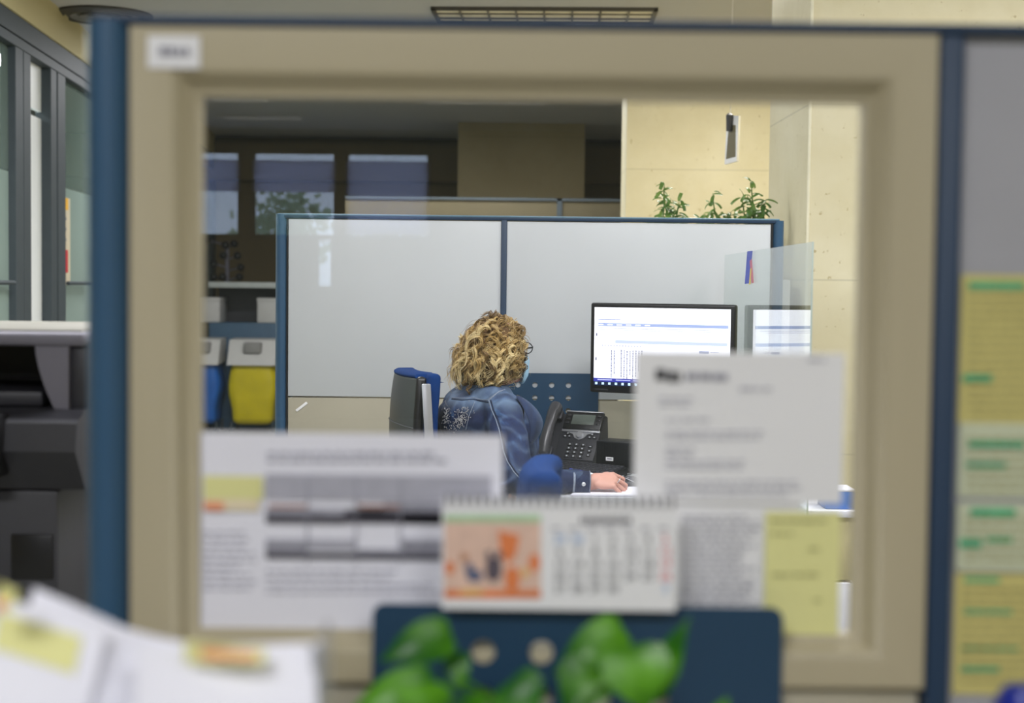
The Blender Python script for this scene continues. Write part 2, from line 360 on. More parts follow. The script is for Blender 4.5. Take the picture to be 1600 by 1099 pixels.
# narrow poster on the glass
z0 = P(97, 443, 8.6).z
DS = 6 + gy(97) * gd.y; zlo = P(97, 445, DS).z; zhi = P(97, 308, DS).z
t = thing('narrow_poster', 'narrow colourful upright poster on the glazed wall at far left', 'poster', tuple(GM @ Vector((.008, gy(97), zlo))), 0)
def gp(name, p0, p1, a, b_, m, d=.002, zz=None):
    g = MB(); g.M = GM; h = zhi - zlo; g.box(.0085, .0085 + d, gy(p0), gy(p1), zlo + h * a, zlo + h * b_); return g.build(name, m, t, smooth=0)
gp('sheet', 93, 107, 0, 1, mat('poster_buff', (196, 186, 160)), .001)
gp('yellow_corner', 97, 103.5, .86, .995, mat('poster_yellow', (225, 170, 30)), .003)
gp('black_disc', 93, 98, .91, .97, m_black, .004)
for k in range(6): gp('lettering', 94.5, 100.5 - (k % 2), .50 + k * .06, .535 + k * .06, mat('poster_grey', (90, 90, 110)), .003)
gp('red_mark', 96, 103, .14, .4, mat('poster_red', (190, 40, 50)), .003); gp('violet_mark', 92, 98, .01, .26, mat('poster_violet', (60, 50, 120)), .004)

# ------------------------------------------------------------------ near partition
D0 = 1.39
def N0(px, py, D=D0): return P(px, py, D)
t = thing('window_partition', 'blue-posted beige office partition with a large glass pane, in the foreground', 'partition', (0, D0, 0), 0)
near = t
xl, xr = N0(208, 500).x, N0(1451, 500).x
zt = N0(800, 50).z
# beige frame: rings of a moulded profile (outer lip -> flat face -> bevel -> inner rebate)
gi = (N0(308, 500).x, N0(1347, 500).x, N0(800, 992).z, N0(800, 152).z)
zlow = N0(800, 1064).z
def ring(d, y): # d = inset fractions from outer rect to glass rect
    x0 = xl + (gi[0] - xl) * d; x1 = xr + (gi[1] - xr) * d; z0 = zlow + (gi[2] - zlow) * d; z1 = zt + (gi[3] - zt) * d
    return [(x0, y, z0), (x1, y, z0), (x1, y, z1), (x0, y, z1)]
prof = [(0, D0 + .03), (0, D0 - .012), (.02, D0 - .016), (.62, D0 - .016), (.70, D0 - .013), (.80, D0 - .001), (.92, D0 + .010), (1.0, D0 + .011), (1.0, D0 + .03)]
fr = MB(); vs = []; fs = []
for d, y in prof: vs += ring(d, y)
for i in range(len(prof) - 1):
    for j in range(4): fs.append((i * 4 + j, i * 4 + (j + 1) % 4, (i + 1) * 4 + (j + 1) % 4, (i + 1) * 4 + j))
fr.add(vs, fs).build('window_frame', m_beige, t, smooth=50)
m_pane = glass('partition_glass', (.955, .955, .955), 1.5, .0, haze=.012)
MB().box(gi[0] - .005, gi[1] + .005, D0 + .018, D0 + .022, gi[2] - .005, gi[3] + .005).build('glass_pane', m_pane, t, smooth=0)
MB().box(xl + .002, xr - .002, D0 - .004, D0 + .03, .1, zlow - .004, .003).build('lower_panel', m_beige2, t)
pl0, pl1 = N0(139, 500).x, N0(208, 500).x
rc = (pl1 - pl0) * .5
def hexpost(x0, x1, z0, z1, y=D0, dp=.024, bulge=True):
    n = 20; cx = (x0 + x1) / 2; rx = (x1 - x0) / 2; poly = []
    for k in range(n):
        a = 2 * math.pi * k / n; s_, c_ = math.sin(a), math.cos(a)
        poly.append((cx + rx * c_, y + dp * s_, z0))
    return MB().prism(poly, (0, 0, z1 - z0))
ztop = N0(180, 33).z
hexpost(pl0, pl1, 0, ztop - .003, dp=.027).build('post', m_blue, t)
pm0, pm1 = N0(1453, 500).x - .0005, N0(1489, 500).x
MB().box(pm0, pm1, D0 - .02, D0 + .03, 0, zt - .001, .004).build('post', m_navy, t)
rx1 = N0(1900, 50).x
MB().box(pl0 + .008, rx1, D0 - .02, D0 + .03, zt, zt + .0095, .003, 3).build('top_rail', m_navy, t)
MB().box(pm1, rx1, D0 - .004, D0 + .03, .1, zt).build('side_panel', m_board_near, t, smooth=0)
hexpost(rx1, rx1 + .04, 0, ztop - .003).build('post', m_blue, t)

def rect_px(x0, y0, x1, y1, D):   # real rectangle facing the camera side, on plane y = D
    a = P(x0, (y0 + y1) / 2, D); b_ = P(x1, (y0 + y1) / 2, D); c = P((x0 + x1) / 2, y1, D); d = P((x0 + x1) / 2, y0, D)
    return a.x, b_.x, c.z, d.z
def sheet(name, label, cat, x0, y0, x1, y1, D, m, th=.0006, group=None):
    X0, X1, Z0, Z1 = rect_px(x0, y0, x1, y1, D)
    t = thing(name, label, cat, ((X0 + X1) / 2, D, Z0), 0, group)
    g = MB(); nx = 10; nz = 8
    vs = []; rnd = random.Random(int(x0))
    ph = rnd.uniform(0, 6)
    for k in range(nz + 1):
        for i in range(nx + 1):
            u, v = i / nx, k / nz
            vs.append((X0 + (X1 - X0) * u, D - th - .0006 * (math.sin(u * 3 + ph) * v * v + 1), Z0 + (Z1 - Z0) * v))
    n = len(vs); vs += [(p[0], p[1] + th, p[2]) for p in vs]
    fs = [(k * (nx + 1) + i, k * (nx + 1) + i + 1, (k + 1) * (nx + 1) + i + 1, (k + 1) * (nx + 1) + i) for k in range(nz) for i in range(nx)]
    fs += [tuple(q + n for q in f[::-1]) for f in fs]
    bd = [i for i in range(nx + 1)] + [k * (nx + 1) + nx for k in range(1, nz + 1)] + [nz * (nx + 1) + i for i in range(nx - 1, -1, -1)] + [k * (nx + 1) for k in range(nz - 1, 0, -1)]
    fs += [(bd[i], bd[(i + 1) % len(bd)], bd[(i + 1) % len(bd)] + n, bd[i] + n) for i in range(len(bd))]
    g.add(vs, fs).build('sheet', m, t)
    return t
def marks(t, name, rects, D, m, off=.0028, label=None):
    g = MB()
    for (x0, y0, x1, y1) in rects:
        X0, X1, Z0, Z1 = rect_px(x0, y0, x1, y1, D)
        g.box(X0, X1, D - off - .0003, D - off, Z0, Z1)
    o = g.build(name, m, t, smooth=0)
    if label: o['label'] = label
    return o
def textlines(rects, seed=1, h=4, gap=9, wmin=.5):
    r = random.Random(seed); out = []
    for (x0, y0, x1, y1) in rects:
        y = y0
        while y + h <= y1:
            x = x0; xe = x0 + (x1 - x0) * r.uniform(wmin, 1)
            while x < xe - 4:
                w_ = r.uniform(6, 22); out.append((x, y, min(x + w_, xe), y + h)); x += w_ + r.uniform(3, 5)
            y += gap
    return out
G = D0 + .0175      # front of the glass
# small white label on frame corner
t = sheet('name_label', 'small white label stuck on the upper left corner of the beige frame', 'label', 231, 56, 313, 107, D0 - .0165, m_white2)
marks(t, 'lettering', [(250, 74, 262, 88), (265, 74, 274, 88), (277, 76, 285, 88), (288, 76, 297, 88)], D0 - .0165, m_ink)
# timetable (landscape)
t = sheet('timetable_sheet', 'landscape white timetable sheet with grey bands, taped low left on the glass', 'paper', 306, 678, 784, 994, G, m_white)
marks(t, 'grey_table', [(416, 742, 768, 782), (416, 858 - 16, 556, 858), (625, 842, 768, 856)], G, m_inkm)
marks(t, 'dark_band', [(416, 806, 540, 818), (540, 796, 690, 818), (416, 864, 690, 874), (556, 800, 620, 806), (625, 806, 690, 818)], G, m_ink2)
marks(t, 'medium_band', [(416, 794, 540, 806), (600, 786, 690, 798), (416, 848, 480, 864), (556, 858, 690, 866), (630, 846, 700, 860)], G, m_ink, .0031)
marks(t, 'brown_line', [(420, 789, 480, 793), (560, 789, 625, 793)], G, mat('brown_ink', (170, 120, 100)), .0034)
marks(t, 'printed_text', textlines([(418, 706, 700, 724)], 3, 5, 11, .9) + textlines([(416, 890, 690, 932), (318, 830, 406, 930)], 4, 3, 11, .7), G, m_inkm)
marks(t, 'table_line', [(x, 745, x + 2, 880) for x in (480, 556, 625)], G, m_ink, .0036)
t = sheet('sticky_note', 'pale yellow sticky note at the left edge of the timetable sheet', 'note', 318, 744, 411, 780, G - .0032, m_yel)
t = sheet('sticky_note', 'torn yellow and peach note strip just under the note on the timetable', 'note', 318, 780, 405, 798, G - .0032, mat('pale_peach', (236, 222, 190)))
marks(t, 'peach_patch', [(320, 784, 350, 797)], G - .0032, m_orange)
# letter upper right
t0 = sheet('printed_letter', 'white printed page behind the letter, bottom right beside the calendar', 'paper', 1000, 760, 1250, 958, G, m_white2)
marks(t0, 'printed_text', textlines([(1064, 806, 1190, 950)], 8, 3, 9, .75), G, m_ink)
t = sheet('printed_letter', 'large white letter with a bold heading taped on the right of the glass', 'paper', 991, 551, 1317, 786, G - .0045, m_white2)
marks(t, 'heading', [(1024, 577, 1040, 594), (1043, 580, 1056, 597), (1059, 582, 1064, 597)], G - .0045, mat('black_ink', (30, 28, 34)))
marks(t, 'heading', [(1072, 583, 1090, 594), (1093, 583, 1110, 594), (1113, 584, 1136, 595)], G - .0045, m_ink)
marks(t, 'printed_text', textlines([(1030, 622, 1090, 634), (1040, 655, 1115, 664), (1040, 674, 1200, 686), (1040, 700, 1090, 712), (1040, 720, 1180, 740), (1040, 752, 1270, 778)], 9, 3, 9, .8) + textlines([(1155, 606, 1205, 612), (1262, 560, 1290, 566)], 2, 4, 9, .9), G - .0045, m_inkm)
t = sheet('sticky_note', 'large yellow handwritten note at the lower right corner of the glass', 'note', 1194, 800, 1311, 992, G - .0045, m_yel)
marks(t, 'handwriting', textlines([(1205, 812, 1300, 820), (1205, 832, 1240, 842), (1262, 856, 1290, 866), (1205, 896, 1290, 904), (1270, 936, 1290, 944)], 12, 3, 9, .8), G - .0045, mat('olive_ink', (160, 160, 110)))
# sheets on right panel
PB = D0 - .0045
def rsheet(label, y0, y1, x0, m, seed, gm):
    t = sheet('office_notice', label, 'paper', x0, y0, 1690, y1, PB - .001 * (seed % 3), m, group=None)
    D = PB - .001 * (seed % 3)
    marks(t, 'highlighter', gm, D, m_green)
    marks(t, 'printed_text', textlines([(x0 + 12, y0 + 22, 1680, y1 - 10)], seed, 3, 13, .8), D, mat('olive_ink2', (170, 164, 110)))
rsheet('tall yellow notice topmost on the right grey panel', 430, 662, 1499, m_yel2, 3, [(1512, 441, 1600, 452), (1503, 586, 1548, 597)])
rsheet('pale greenish notice second from the top on the right panel', 662, 778, 1497, m_pale, 4, [(1512, 690, 1600, 700), (1508, 722, 1570, 730)])
rsheet('pale notice with green highlighter, third down on the right panel', 786, 893, 1494, m_pale, 5, [(1515, 794, 1585, 806), (1498, 842, 1532, 855), (1540, 840, 1580, 846)])
rsheet('lowest yellow notice on the right grey panel', 897, 1086, 1489, m_yel2, 6, [(1505, 902, 1560, 909), (1505, 953, 1580, 958), (1500, 1010, 1590, 1015), (1500, 1042, 1560, 1048)])

# perforated organiser panel
def perf_panel(name, label, x0, x1, z0, z1, y, cols, rows, dia, parentloc):
    t = thing(name, label, 'panel', parentloc, 0)
    g = MB(); th = .002; n = 24; r_ = dia / 2
    # plate tiled by cells so the holes are true openings
    def cut(v, lo, hi): return [lo] + v + [hi]
    xs_ = [x0] + [c - (cols[1] - cols[0]) / 2 for c in cols] + [cols[-1] + (cols[1] - cols[0]) / 2, x1]
    dz = abs(rows[1] - rows[0]) if len(rows) > 1 else dia * 2.2
    rows = sorted(rows)
    zs_ = [z0] + [r - dz / 2 for r in rows] + [rows[-1] + dz / 2, z1]
    zs_ = sorted(zs_)
    for i in range(len(xs_) - 1):
        for k in range(len(zs_) - 1):
            a0, a1, b0, b1 = xs_[i], xs_[i + 1], zs_[k], zs_[k + 1]
            hole = 1 <= i <= len(cols) and 1 <= k <= len(rows)
            if not hole:
                corner = (i in (0, len(xs_) - 2)) and k == len(zs_) - 2
                if corner:
                    rr = .012; cxn = a0 if i == 0 else a1; s_ = 1 if i == 0 else -1
                    arc = [(cxn + s_ * (rr - rr * math.cos(q)), y, b1 - rr + rr * math.sin(q)) for q in [math.pi / 2 * j / 6 for j in range(7)]]
                    ox = a1 if i == 0 else a0
                    poly = [(cxn, y, b0)] + arc + [(ox, y, b1), (ox, y, b0)]
                    g.prism(poly, (0, th, 0))
                else: g.box(a0, a1, y, y + th, b0, b1)
            else:
                cx, cz = cols[i - 1], rows[k - 1]; oc = []; ic = []
                for j in range(n):
                    a = 2 * math.pi * (j + .5) / n; ca, sa = math.cos(a), math.sin(a)
                    hx = (a1 - cx) if ca > 0 else (cx - a0); hz = (b1 - cz) if sa > 0 else (cz - b0)
                    s_ = min(hx / max(abs(ca), 1e-6), hz / max(abs(sa), 1e-6)); oc.append((cx + ca * s_, cz + sa * s_)); ic.append((cx + ca * r_, cz + sa * r_))
                vs = [(p[0], y, p[1]) for p in oc] + [(p[0], y, p[1]) for p in ic] + [(p[0], y + th, p[1]) for p in ic]
                fs = []
                cn = [(a1, y, b1), (a0, y, b1), (a0, y, b0), (a1, y, b0)]
                for j in range(n): fs += [(j, (j + 1) % n, n + (j + 1) % n, n + j), (n + j, n + (j + 1) % n, 2 * n + (j + 1) % n, 2 * n + j)]
                base = len(vs)
                for ci, (q0) in enumerate(cn):   # fill corners
                    ang = [45, 135, 225, 315][ci]; ang = math.degrees(math.atan2(q0[2] - cz, q0[0] - cx)) % 360
                    j = int((ang / 360 * n) - .5) % n
                    vs.append(q0); fs.append((j, len(vs) - 1, (j + 1) % n))
                g.add(vs, fs)
    g.build('plate', m_navy2, t, smooth=30)
    return t, g
x0, x1, z0_, z1_ = rect_px(581, 947, 1221, 1250, 1.3695)
cols = [P(c, 1018, 1.3695).x for c in (755, 846, 937, 1028)]; rows = [P(800, r_, 1.3695).z for r_ in (1020, 1092, 1164)]
t, _ = perf_panel('desk_organiser', 'dark blue perforated metal panel behind the pothos plant, bottom centre', x0, x1, z0_, z1_, 1.3695, cols, rows, .0235, (0, 1.3695, z0_))

# desk calendar
DC = 1.352
x0, x1, z0c, z1c = rect_px(691, 782, 1057, 938, DC); z0c = z1_; 
t = thing('desk_calendar', 'spiral desk calendar with an orange picture and a month grid, centre', 'calendar', ((x0 + x1) / 2, DC, z0c), 0)
MB().prism([(x0, DC, z0c), (x0, DC - .0015, z0c), (x0, DC + .006, z1c), (x0, DC + .008, z1c)], (x1 - x0, 0, 0)).build('front_board', m_white2, t)
MB().prism([(x0, DC + .019, z0c), (x0, DC + .018, z0c), (x0, DC + .008, z1c), (x0, DC + .010, z1c)], (x1 - x0, 0, 0)).build('rear_board', m_white2, t)
sp_ = MB()
k = 0
px = 700
while px < 1052:
    c = P(px, 779, DC + .008); n = 8
    sp_.tube([(c.x, c.y + .0055 * math.cos(a), z1c - .002 + .006 * math.sin(a)) for a in [i * math.pi * 2 / 9 for i in range(10)]], .0011, 5); px += 13.5
sp_.build('spiral_binding', m_ink2, t)
def cal(name, polys, m, off):
    g = MB()
    for pl_ in polys:
        vs = []
        for (a, b_) in pl_:
            p = P(a, b_, DC); f = (p.z - z0c) / (z1c - z0c); vs.append((p.x, DC - .0015 + .0075 * f - off, p.z))
        g.prism(vs, (0, .0002, 0))
    return g.build(name, m, t, smooth=0)
def rp(a, b_, c, d): return [(a, b_), (c, b_), (c, d), (a, d)]
def blob(cx, cy, rx, ry, n=12, s=0): return [(cx + rx * math.cos(2 * math.pi * i / n) * (1 + .12 * math.sin(3 * i + s)), cy + ry * math.sin(2 * math.pi * i / n)) for i in range(n)]
o = cal('picture', [rp(694, 818, 845, 935)], mat('calendar_pink', (224, 190, 172), var=.08, vs=60), .0006)
cal('picture_heading', [rp(694, 806, 845, 817)], mat('calendar_green', (170, 205, 160), var=.1, vs=50), .0006)
cal('orange_shape', [[(778, 830), (812, 838), (806, 868), (792, 884), (782, 862)], blob(702, 888, 8, 10), rp(694, 922, 845, 935), blob(800, 905, 12, 20), blob(835, 880, 9, 14, s=2)], mat('calendar_orange', (226, 128, 72), var=.15, vs=40), .0009)
cal('dark_figure', [blob(771, 890, 13, 20), blob(764, 868, 5, 8), blob(780, 868, 5, 8)], mat('calendar_dark', (92, 82, 92)), .0012)
cal('blue_figure', [blob(741, 900, 13, 9), blob(733, 888, 7, 8)], mat('calendar_blue', (86, 98, 130)), .0012)
cal('small_head', [blob(725, 872, 7, 8)], mat('calendar_skin', (190, 140, 110)), .0012)
cal('yellow_shape', [blob(737, 925, 20, 5), blob(820, 895, 6, 8)], mat('calendar_yellow', (232, 185, 110)), .0014)
cal('month_heading', [rp(908 + i * 9, 809, 914 + i * 9, 820) for i in range(9)], m_ink2, .0006)
cal('day_heading', [rp(862 + c * 28, 826, 876 + c * 28, 830) for c in range(7)], m_ink, .0006)
# day numerals in a grid: the month starts on the third column and ends on the fourth
FC = {}
def glyphs(txt, size, font_align='CENTER'):
    if txt in FC: return FC[txt]
    cu = bpy.data.curves.new('txt', 'FONT'); cu.body = txt; cu.size = 1; cu.align_x = font_align; cu.resolution_u = 2
    ob = bpy.data.objects.new('txt', cu); C.objects.link(ob); bpy.context.view_layer.update()
    me = ob.evaluated_get(bpy.context.evaluated_depsgraph_get()).to_mesh()
    r_ = ([v.co.copy() for v in me.vertices], [tuple(p.vertices) for p in me.polygons]); bpy.data.objects.remove(ob); FC[txt] = r_; return r_
def text_on(t, name, items, m, mapf, size=1):
    g = MB()
    for txt, cx, cy, s_ in items:
        vs, fs = glyphs(txt, 1); g.add([mapf(cx + v.x * s_, cy - v.y * s_) for v in vs], fs)
    return g.build(name, m, t, smooth=0)
def calmap(a, b_):
    p = P(a, b_, DC); f = (p.z - z0c) / (z1c - z0c); return (p.x, DC - .0015 + .0075 * f - .0008, p.z)
blk, red, blu = [], [], []
for d in range(-1, 36):
    c = (d + 1) % 7; r_ = (d + 1) // 7
    if r_ > 4: break
    if d < 1: n_ = str(30 + d); lst = blu
    elif d > 30: n_ = str(d - 30); lst = blu
    else: n_ = str(d); lst = red if c == 6 else blk
    if d > 30 and c < 6: continue
    lst.append((n_, 875 + c * 27.5, 850 + r_ * 19, 19))
text_on(t, 'day_numbers', blk, mat('black_ink', (30, 28, 34)), calmap); text_on(t, 'sunday_numbers', red, mat('red_ink', (225, 60, 70)), calmap); text_on(t, 'other_numbers', blu, mat('blue_ink', (90, 150, 210)), calmap)

# ------------------------------------------------------------------ low cabinet with the plant and paper tray in front
CT = .89
t = thing('low_cabinet', 'low beige cabinet under the plant and papers, below the frame', 'cabinet', (.0, 1.0, 0), 0)
MB().box(-.75, .75, .72, 1.33, .03, CT, .004).build('body', m_beige2, t); 
for i in range(2):
    dd = MB().box(-.74 + i * .745, -.005 + i * .745, .70, .72, .05, CT - .02, .003).build('door', m_beige, t)
    MB().box(-.06 + i * .08, -.05 + i * .08, .68, .7, .6, .72, .002).build('handle', m_silver, dd)

def leafmesh(g, base, tip, width, droop=.0, cup=.25, up=Vector((0, -.6, .8)), n=10):
    base = Vector(base); tip = Vector(tip); ax = tip - base; Lh = ax.length; ax.normalize()
    side = ax.cross(up).normalized(); nrm = side.cross(ax).normalized(); vs = []
    prof = [0, .62, .93, 1, .97, .88, .74, .56, .36, .16, .0]
    for i in range(n + 1):
        s = i / n; wv = prof[min(i, 10)] * width / 2
        c = base + ax * Lh * s + nrm * (math.sin(s * math.pi) * .12 * Lh) - Vector((0, 0, 1)) * droop * s * s
        if i == 0: wv = width * .12; 
        back = ax * (-.10 * Lh * (1 if 0 < i < 3 else 0)) * (1 if i < 3 else 0)
        for j, f in enumerate((-1, -.55, 0, .55, 1)):
            vs.append(c + side * wv * f + nrm * (abs(f) ** 1.4 * wv * cup) + (back * abs(f)) + nrm * (.02 * width * math.sin(7 * s + 2 * f)))
    fs = [(i * 5 + j, i * 5 + j + 1, (i + 1) * 5 + j + 1, (i + 1) * 5 + j) for i in range(n) for j in range(4)]
    g.add(vs, fs)
t = thing('pothos_plant', 'green pothos plant in a pot in front of the dark blue perforated panel', 'plant', (.03, 1.2, CT), 0)
MB().lathe([(.06, 0), (.075, .11), (.08, .115), (.08, .13), (.07, .13), (.068, .118), (.0, .116)], (.03, 1.2, CT)).build('pot', m_lgrey, t)
pc = Vector((.03, 1.2, CT + .115))
LV = [((706, 992), (592, 1034), .040, 1.26, (690, 1060)), ((712, 1020), (724, 1082), .022, 1.27, (700, 1045)),
      ((680, 1068), (540, 1118), .040, 1.2, (700, 1090)), ((700, 1104), (615, 1080), .030, 1.14, (715, 1120)),
      ((975, 984), (862, 1056), .040, 1.26, (985, 1060)), ((985, 1010), (1010, 1118), .06, 1.22, (960, 1050)), ((930, 1040), (880, 1118), .05, 1.24, (940, 1080)),
      ((1012, 1088), (1080, 960), .030, 1.24, (1000, 1110)), ((795, 1066), (845, 1125), .045, 1.15, (830, 1130)),
      ((730, 1124), (765, 1080), .025, 1.16, (740, 1130)), ((1120, 1125), (1138, 1088), .02, 1.2, (1100, 1130))]
for (b_, tp, wd, D, st) in LV:
    g = MB(); bb = P(*b_, D); tt = P(*tp, D - .015)
    leafmesh(g, bb, tt, wd, cup=.2, up=Vector((0, -.9, .45)))
    o = g.build('leaf', m_leaf, t, smooth=60)
    MB().tube([pc, pc * .5 + P(*st, D) * .5 + Vector((0, 0, .01)), P(*st, D), bb], [.0028, .0025, .002, .0015], 6).build('stem', m_leaf, t)

# papers in tray bottom-left
def curved_sheet(name, label, corners, m, bend, seed, cat='paper', parent=None, notes=()):
    """corners: tl,tr,bl,br as (px,py,D)"""
    tl, tr, bl, br = [P(*c) for c in corners]; n = 14; vs = []
    nrm = (tr - tl).cross(bl - tl).normalized()
    if nrm.y > 0: nrm = -nrm
    def pt(u, v, off=0):
        p = tl.lerp(tr, u).lerp(bl.lerp(br, u), v)
        return p + nrm * (bend * math.sin(u * math.pi) + .004 * math.sin(seed + u * 5 + v * 3) + off)
    for k in range(n + 1):
        for i in range(n + 1): vs.append(pt(i / n, k / n))
    N_ = len(vs)
    for k in range(n + 1):
        for i in range(n + 1): vs.append(pt(i / n, k / n, -.0008))
    fs = [(k * (n + 1) + i, k * (n + 1) + i + 1, (k + 1) * (n + 1) + i + 1, (k + 1) * (n + 1) + i) for k in range(n) for i in range(n)]
    fs += [tuple(q + N_ for q in f[::-1]) for f in fs]
    t = thing(name, label, cat, tuple(pt(.5, 1)), 0)
    MB().add(vs, fs).build('sheet', m, t)
    for nm, mm, (u0, v0, u1, v1) in notes:
        g = MB(); k = 6
        vv = [pt(u0 + (u1 - u0) * i / k, v0 + (v1 - v0) * j / k, .0015) for j in range(k + 1) for i in range(k + 1)]
        g.add(vv, [(j * (k + 1) + i, j * (k + 1) + i + 1, (j + 1) * (k + 1) + i + 1, (j + 1) * (k + 1) + i) for j in range(k) for i in range(k)]).build(nm, mm, t)
    return t
curved_sheet('loose_sheet', 'hindmost tilted white sheet in the paper heap, bottom left corner', [(52, 920, 1.03), (330, 1040, 1.05), (-60, 1400, .93), (250, 1420, .95)], m_white, .003, 1)
curved_sheet('loose_sheet', 'white sheet with a yellow strip note, foremost at the left edge', [(-160, 880, .96), (165, 985, .98), (-250, 1300, .86), (60, 1440, .88)], m_white, .004, 2,
             notes=[('yellow_strip', m_yel, (.50, .06, .90, .2)), ('red_mark', mat('magenta_ink', (190, 60, 100)), (.62, .42, .68, .48))])
curved_sheet('loose_sheet', 'broad white sheet sagging in the middle of the paper heap', [(138, 962, .99), (478, 1008, 1.0), (120, 1400, .88), (520, 1400, .90)], m_white, -.022, 3)
curved_sheet('loose_sheet', 'front white sheet with a curled right edge beside the metal clip', [(215, 1004, .95), (492, 1004, .96), (200, 1400, .85), (505, 1420, .86)], m_white, -.016, 5)
t = curved_sheet('index_tab', 'yellow and orange index tab standing at the middle of the paper heap', [(290, 1004, .947), (414, 1014, .947), (288, 1034, .942), (414, 1040, .942)], m_yel, 0, 1, 'tab', notes=[('orange_stripe', m_orange, (.2, .3, .9, .75))])
t = curved_sheet('index_tab', 'yellow tab sticking up at the far left of the paper heap', [(0, 915, .94), (28, 920, .94), (-12, 955, .93), (26, 950, .93)], m_yel, 0, 1, 'tab', notes=[('orange_stripe', m_orange, (.0, .55, .5, .95))])
q = P(497, 1040, .955)
t = thing('binder_clip', 'shiny clear plastic clip at the right end of the paper heap', 'clip', tuple(q), 0)
MB().box(q.x - .004, q.x + .004, q.y - .004, q.y + .006, q.z - .05, q.z + .016, .002).build('body', m_silver, t)
MB().tube([(q.x + .002, q.y, q.z + .01), (q.x + .006, q.y, q.z + .03), (q.x + .0075, q.y, q.z + .028), (q.x + .008, q.y, q.z - .02)], .0012, 6).build('wire', m_silver, t)
t = thing('letter_tray', 'grey letter tray holding the heap of papers', 'tray', (-.32, .98, CT), 0)
tr = MB(); tr.box(-.5, -.12, .82, 1.16, CT, CT + .006); tr.box(-.5, -.494, .82, 1.16, CT, CT + .12); tr.box(-.126, -.12, .82, 1.16, CT, CT + .12); tr.box(-.5, -.12, 1.154, 1.16, CT, CT + .14)
tr.build('tray', m_dark, t)
q = P(1600, 1110, 1.15)
t = thing('pen_pot', 'glossy deep blue rounded pot at the bottom right corner', 'pot', (q.x, q.y, CT), 0)
MB().lathe([(.02, 0), (.024, .05), (.026, q.z - CT - .02), (.024, q.z - CT + .005), (.017, q.z - CT + .018), (.006, q.z - CT + .021)], (q.x, q.y, CT)).build('body', mat('deep_blue', (20, 40, 150), .3), t)

# ------------------------------------------------------------------ far partition
D1 = 5.38
t = thing('board_partition', 'blue-framed partition with two grey whiteboard panels behind the seated person', 'partition', (0, D1, 0), 0)
def X1(px, py=480): return P(px, py, D1).x
ztp = P(800, 339, D1).z; zbt = P(620, 622, D1).z
xa, xb, xc, xd = X1(430), X1(450), X1(1203), X1(1223)
hexpost(xa, xb - .002, 0, ztp, D1 + .01, .03).build('post', m_blue, t)
MB().box(xb - .004, xb + .001, D1 - .012, D1 + .03, 0, ztp - .012).build('seal', m_black, t, smooth=0)
hexpost(xc + .003, xd, 0, ztp - .004, D1 + .01, .03).build('post', m_blue, t)
MB().box(xc - .002, xc + .004, D1 - .012, D1 + .03, 0, ztp - .012).build('seal', m_black, t, smooth=0)
xm0, xm1 = X1(782), X1(791)
MB().box(xm0, xm1, D1 - .014, D1 + .03, 0, ztp - .008, .003).build('post', m_navy, t)
MB().box(xa + .01, xd - .02, D1 - .015, D1 + .035, ztp - .015, ztp, .004).build('top_rail', m_navy, t)
MB().box(xa + .01, xd - .02, D1 - .017, D1 + .037, ztp - .004, ztp + .003, .003).build('rail_cap', mat('light_blue_cap', (95, 130, 150), .35), t)
for (u0, u1) in ((xb + .002, xm0), (xm1, xc - .003)):
    MB().box(u0, u1, D1 - .008, D1 + .02, zbt + .003, ztp - .018, .002).build('whiteboard', m_board, t)
    MB().box(u0, u1, D1 - .005, D1 + .02, .1, zbt - .003, .002).build('lower_panel', m_beige2, t)
# perforated panel behind phone
xr_ = P(935, 620, 5.366).x; cols = [P(c, 620, 5.366).x for c in (809, 835.6, 861.8, 888)]
rows = [P(860, r_, 5.366).z for r_ in (602, 622, 642, 662)]
perf_panel('perforated_panel', 'blue perforated metal panel on the partition behind the desk phone', xr_ - .405, xr_, P(900, 712, 5.366).z, P(900, 584, 5.366).z, 5.366, cols, rows, .0205, (0, 5.366, 1.0))
q = P(471, 636, 5.37)  # a bright reflection on the panel, put in as a small white strip
t = thing('bright_reflection', 'short slanted bright reflection, modelled as a white strip, on the lower beige panel left of the blue chair', 'tab', (q.x, 5.373, q.z), 0)
g = MB(); g.M = Matrix.Translation((q.x, 5.374, q.z)) @ Matrix.Rotation(R(-38), 4, 'Y'); g.box(-.026, .026, -.002, 0, -.005, .005, .0019, 3); g.build('tab', mat('pure_white', (250, 250, 250), .4), t)  # this 'tab' is the white strip standing in for the reflection

# ------------------------------------------------------------------ desk
DT = .76
t = thing('office_desk', 'light grey office desk under the phone and monitor', 'desk', (.4, 4.8, 0), 0)
g = MB(); g.prism([(.07, 4.60, DT - .025), (.16, 4.36, DT - .025), (.45, 4.36, DT - .025), (.45, 3.8, DT - .025), (.78, 3.8, DT - .025), (.78, 5.32, DT - .025), (-.3, 5.32, DT - .025), (-.3, 5.1, DT - .025), (.07, 5.05, DT - .025)], (0, 0, .025))
g.build('desktop', m_desk, t, smooth=0)
for (x, y) in ((.2, 4.45), (.72, 3.86), (.72, 5.25), (-.25, 5.26)): MB().box(x - .02, x + .02, y - .02, y + .02, 0, DT - .025, .003).build('leg', m_alu, t)
